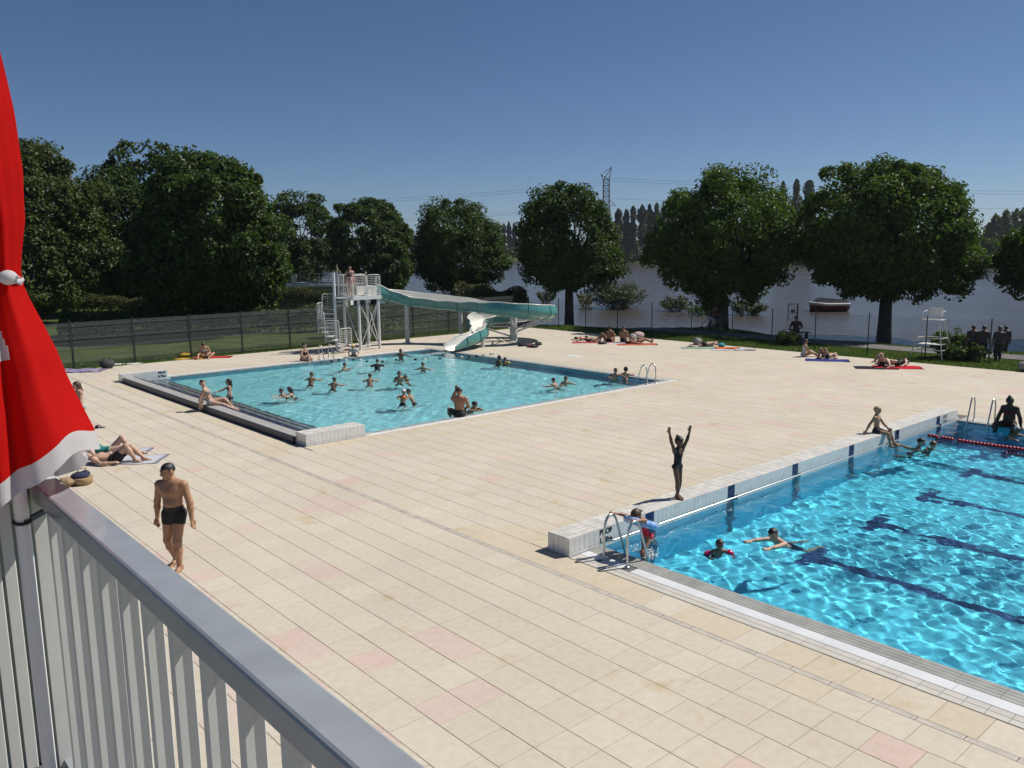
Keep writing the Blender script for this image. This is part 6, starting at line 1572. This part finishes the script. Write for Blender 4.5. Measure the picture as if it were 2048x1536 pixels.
c = gp(1602, 716); 

# children on the slide tower
ZP = PZ+.05
for lab, (x, y), th, H, sk, wr_ in (('adult behind the railing on the slide tower platform', (22.95, 39.45), 30, 1.62, 'mid', [('swimsuit', (.03, .02, .03))]), ('child in red waiting left on the slide tower platform', (22.75, 38.95), 60, 1.25, 'fair', [('shirt', (.35, .05, .06))]), ('child about to start on the slide tub', (23.75, 39.25), 100, 1.25, 'fair', [('trunks', (.3, .3, .32))])):
    person(lab, (x, y, ZP+(.04 if 'tub' in lab else 0)), th, H, STAND, sk, 'short', 'brown', wr_, vox=.02, group='people on the slide tower')

# people beyond the chain-link fence
def stand_far(label, u, vtop, H, theta, pose=STAND, sit=0., **kw):
    best = None
    for d_ in np.arange(36, 60, .25):
        p = pxd(u, d_); z = float(ground_h(p[0], p[1])); e = abs(vproj((p[0], p[1], z+H-sit))[1]-vtop)
        if p[0] > 40.5 and z > RIV-.02 and (best is None or e < best[0]): best = (e, p, z)
    _, p, z = best
    return person(label, (p[0], p[1], z), theta, H, pose, vox=.022, **kw), p, z
FG = 'standing group beyond the fence'
DT = [('trousers', (.02, .02, .03)), ('shirt', (.035, .03, .04))]
for lab, u, vt, th in (('leftmost of the four dark figures standing beyond the fence', 1951, 656, 160), ('second of the four dark figures beyond the fence leaning right', 1972, 653, 140), ('shorter figure of the pair at the far right beyond the fence', 2004, 655, 175), ('taller figure of the pair at the far right beyond the fence', 2016, 650, 170)):
    stand_far(lab, u, vt, 1.62, th, wear=DT, skin='brown', hair='short', hairc='black', group=FG)
# person on a bench near the round bush
d_ = 46.5; p = pxd(1595, d_); z = float(ground_h(p[0], p[1]))
bn = thing('park_bench', 'dark park bench behind the round bush', 'bench', (p[0], p[1], z))
for k in range(3): MB().obox((p[0], p[1]+(k-1)*.0, z+.42)+np.array([fwd[0], fwd[1], 0])*(k-1)*.14, np.array([rgt[0], rgt[1], 0]), np.array([fwd[0], fwd[1], 0]), (0, 0, 1.), .75, .06, .02).build('seat_slat', M_DW, bn)
for sg in (-1, 1): MB().obox((p[0]+rgt[0]*.6*sg, p[1]+rgt[1]*.6*sg, z+.2), np.array([rgt[0], rgt[1], 0]), np.array([fwd[0], fwd[1], 0]), (0, 0, 1.), .03, .16, .2).build('leg', M_DW, bn)
person('person in a dark maroon shirt sitting on the bench with back to the camera', (p[0], p[1], z+.44), 180, 1.74, SITEDGE, 'mid', 'short', 'black', [('trousers', (.02, .02, .03)), ('shirt', (.05, .015, .02))], vox=.022, hl=(-.16, .12, .10), hr=(.16, .12, .10), fl=(-.06, .26, -.20), fr=(.06, .26, -.20))
# cyclist
cp = gp(1412, 669); cp = np.array([42.3, cp[1]-.1, float(ground_h(42.3, cp[1]))+.03]); dv = np.array([0, -1., 0]); up = np.array([0, 0, 1.])
bi = thing('bicycle', 'dark bicycle with front carrier on the bank path', 'bicycle', tuple(cp))
M_TYRE = mat('tyre_rubber', (.015, .015, .015), .8); M_BIKE = mat('bike_frame_paint', (.05, .05, .06), .35)
def bpnt(a, z): return cp+dv*a+up*z
for a in (-.55, .55):
    wc = bpnt(a, .34); w_ = MB().tube([wc+dv*.33*math.cos(t)+up*.33*math.sin(t) for t in np.linspace(0, 6.283, 28, endpoint=False)], .018, 8, closed=True).build('wheel', M_TYRE, bi)
    q = MB()
    for t in np.linspace(0, 3.1416, 8, endpoint=False): q.tube([wc-dv*.32*math.cos(t)-up*.32*math.sin(t), wc+dv*.32*math.cos(t)+up*.32*math.sin(t)], .0025, 4)
    q.build('spokes', M_STEEL, w_)
for a, b in (((-.55, .34), (-.1, .30)), ((-.1, .30), (-.22, .82)), ((-.55, .34), (-.2, .74)), ((-.2, .74), (.38, .80)), ((-.1, .30), (.40, .72)), ((.36, .92), (.55, .34))): MB().tube([bpnt(*a), bpnt(*b)], .017, 7).build('frame_tube', M_BIKE, bi)
MB().ell(bpnt(-.24, .86), .08, .14, .035, 10, 6).build('saddle', M_TYRE, bi)
MB().tube([bpnt(.36, .90), bpnt(.38, 1.02)], .015, 6).tube([bpnt(.34, 1.03)+np.array([-.28, 0, 0]), bpnt(.40, 1.02), bpnt(.34, 1.03)+np.array([.28, 0, 0])], .013, 6).build('handlebar', M_BIKE, bi)
MB().obox(bpnt(.62, .86), dv, np.array([1., 0, 0]), up, .18, .2, .16).build('front_carrier', mat('dark_carrier', (.03, .035, .05), .7), bi)
MB().tube([bpnt(-.1, .30)+np.array([.1, 0, 0]), bpnt(-.1, .14)+np.array([.12, 0, 0])], .012, 5).tube([bpnt(-.1, .30)-np.array([.1, 0, 0]), bpnt(-.1, .46)-np.array([.12, 0, 0])], .012, 5).build('crank', M_STEEL, bi)
person('cyclist in a maroon top and pale trousers riding along the bank', tuple(bpnt(-.24, .84)), facing=(0, -1), H=1.72, pose=dict(pel=(0, 0, .05), td=(0, .45, .9), hl=(-.15, .38, .16), hr=(.15, .38, .16), fl=(-.06, .06, -.34), fr=(.06, .10, -.22), kl=(0, 1, .3), kr=(0, 1, .3)), skin='brown', hair='short', hairc='black', wear=[('trousers', (.38, .37, .35)), ('shirt', (.06, .012, .02))], vox=.02, build='f')

# ------------------------------------------------------------------ summer haze over the river
hz = MB().box(-5990, 5990, -5990, 5990, -4.8, 76).build('haze', None); tag(hz, kind='stuff')
hm = bpy.data.materials.new('haze'); hm.use_nodes = True; ht = hm.node_tree; ht.nodes.remove(ht.nodes['Principled BSDF'])
pv_ = ht.nodes.new('ShaderNodeVolumePrincipled'); pv_.inputs['Density'].default_value = .00014; pv_.inputs['Color'].default_value = (.72, .80, .90, 1); pv_.inputs['Anisotropy'].default_value = .3
ht.links.new(pv_.outputs[0], ht.nodes['Material Output'].inputs['Volume']); hz.data.materials.clear(); hz.data.materials.append(hm)
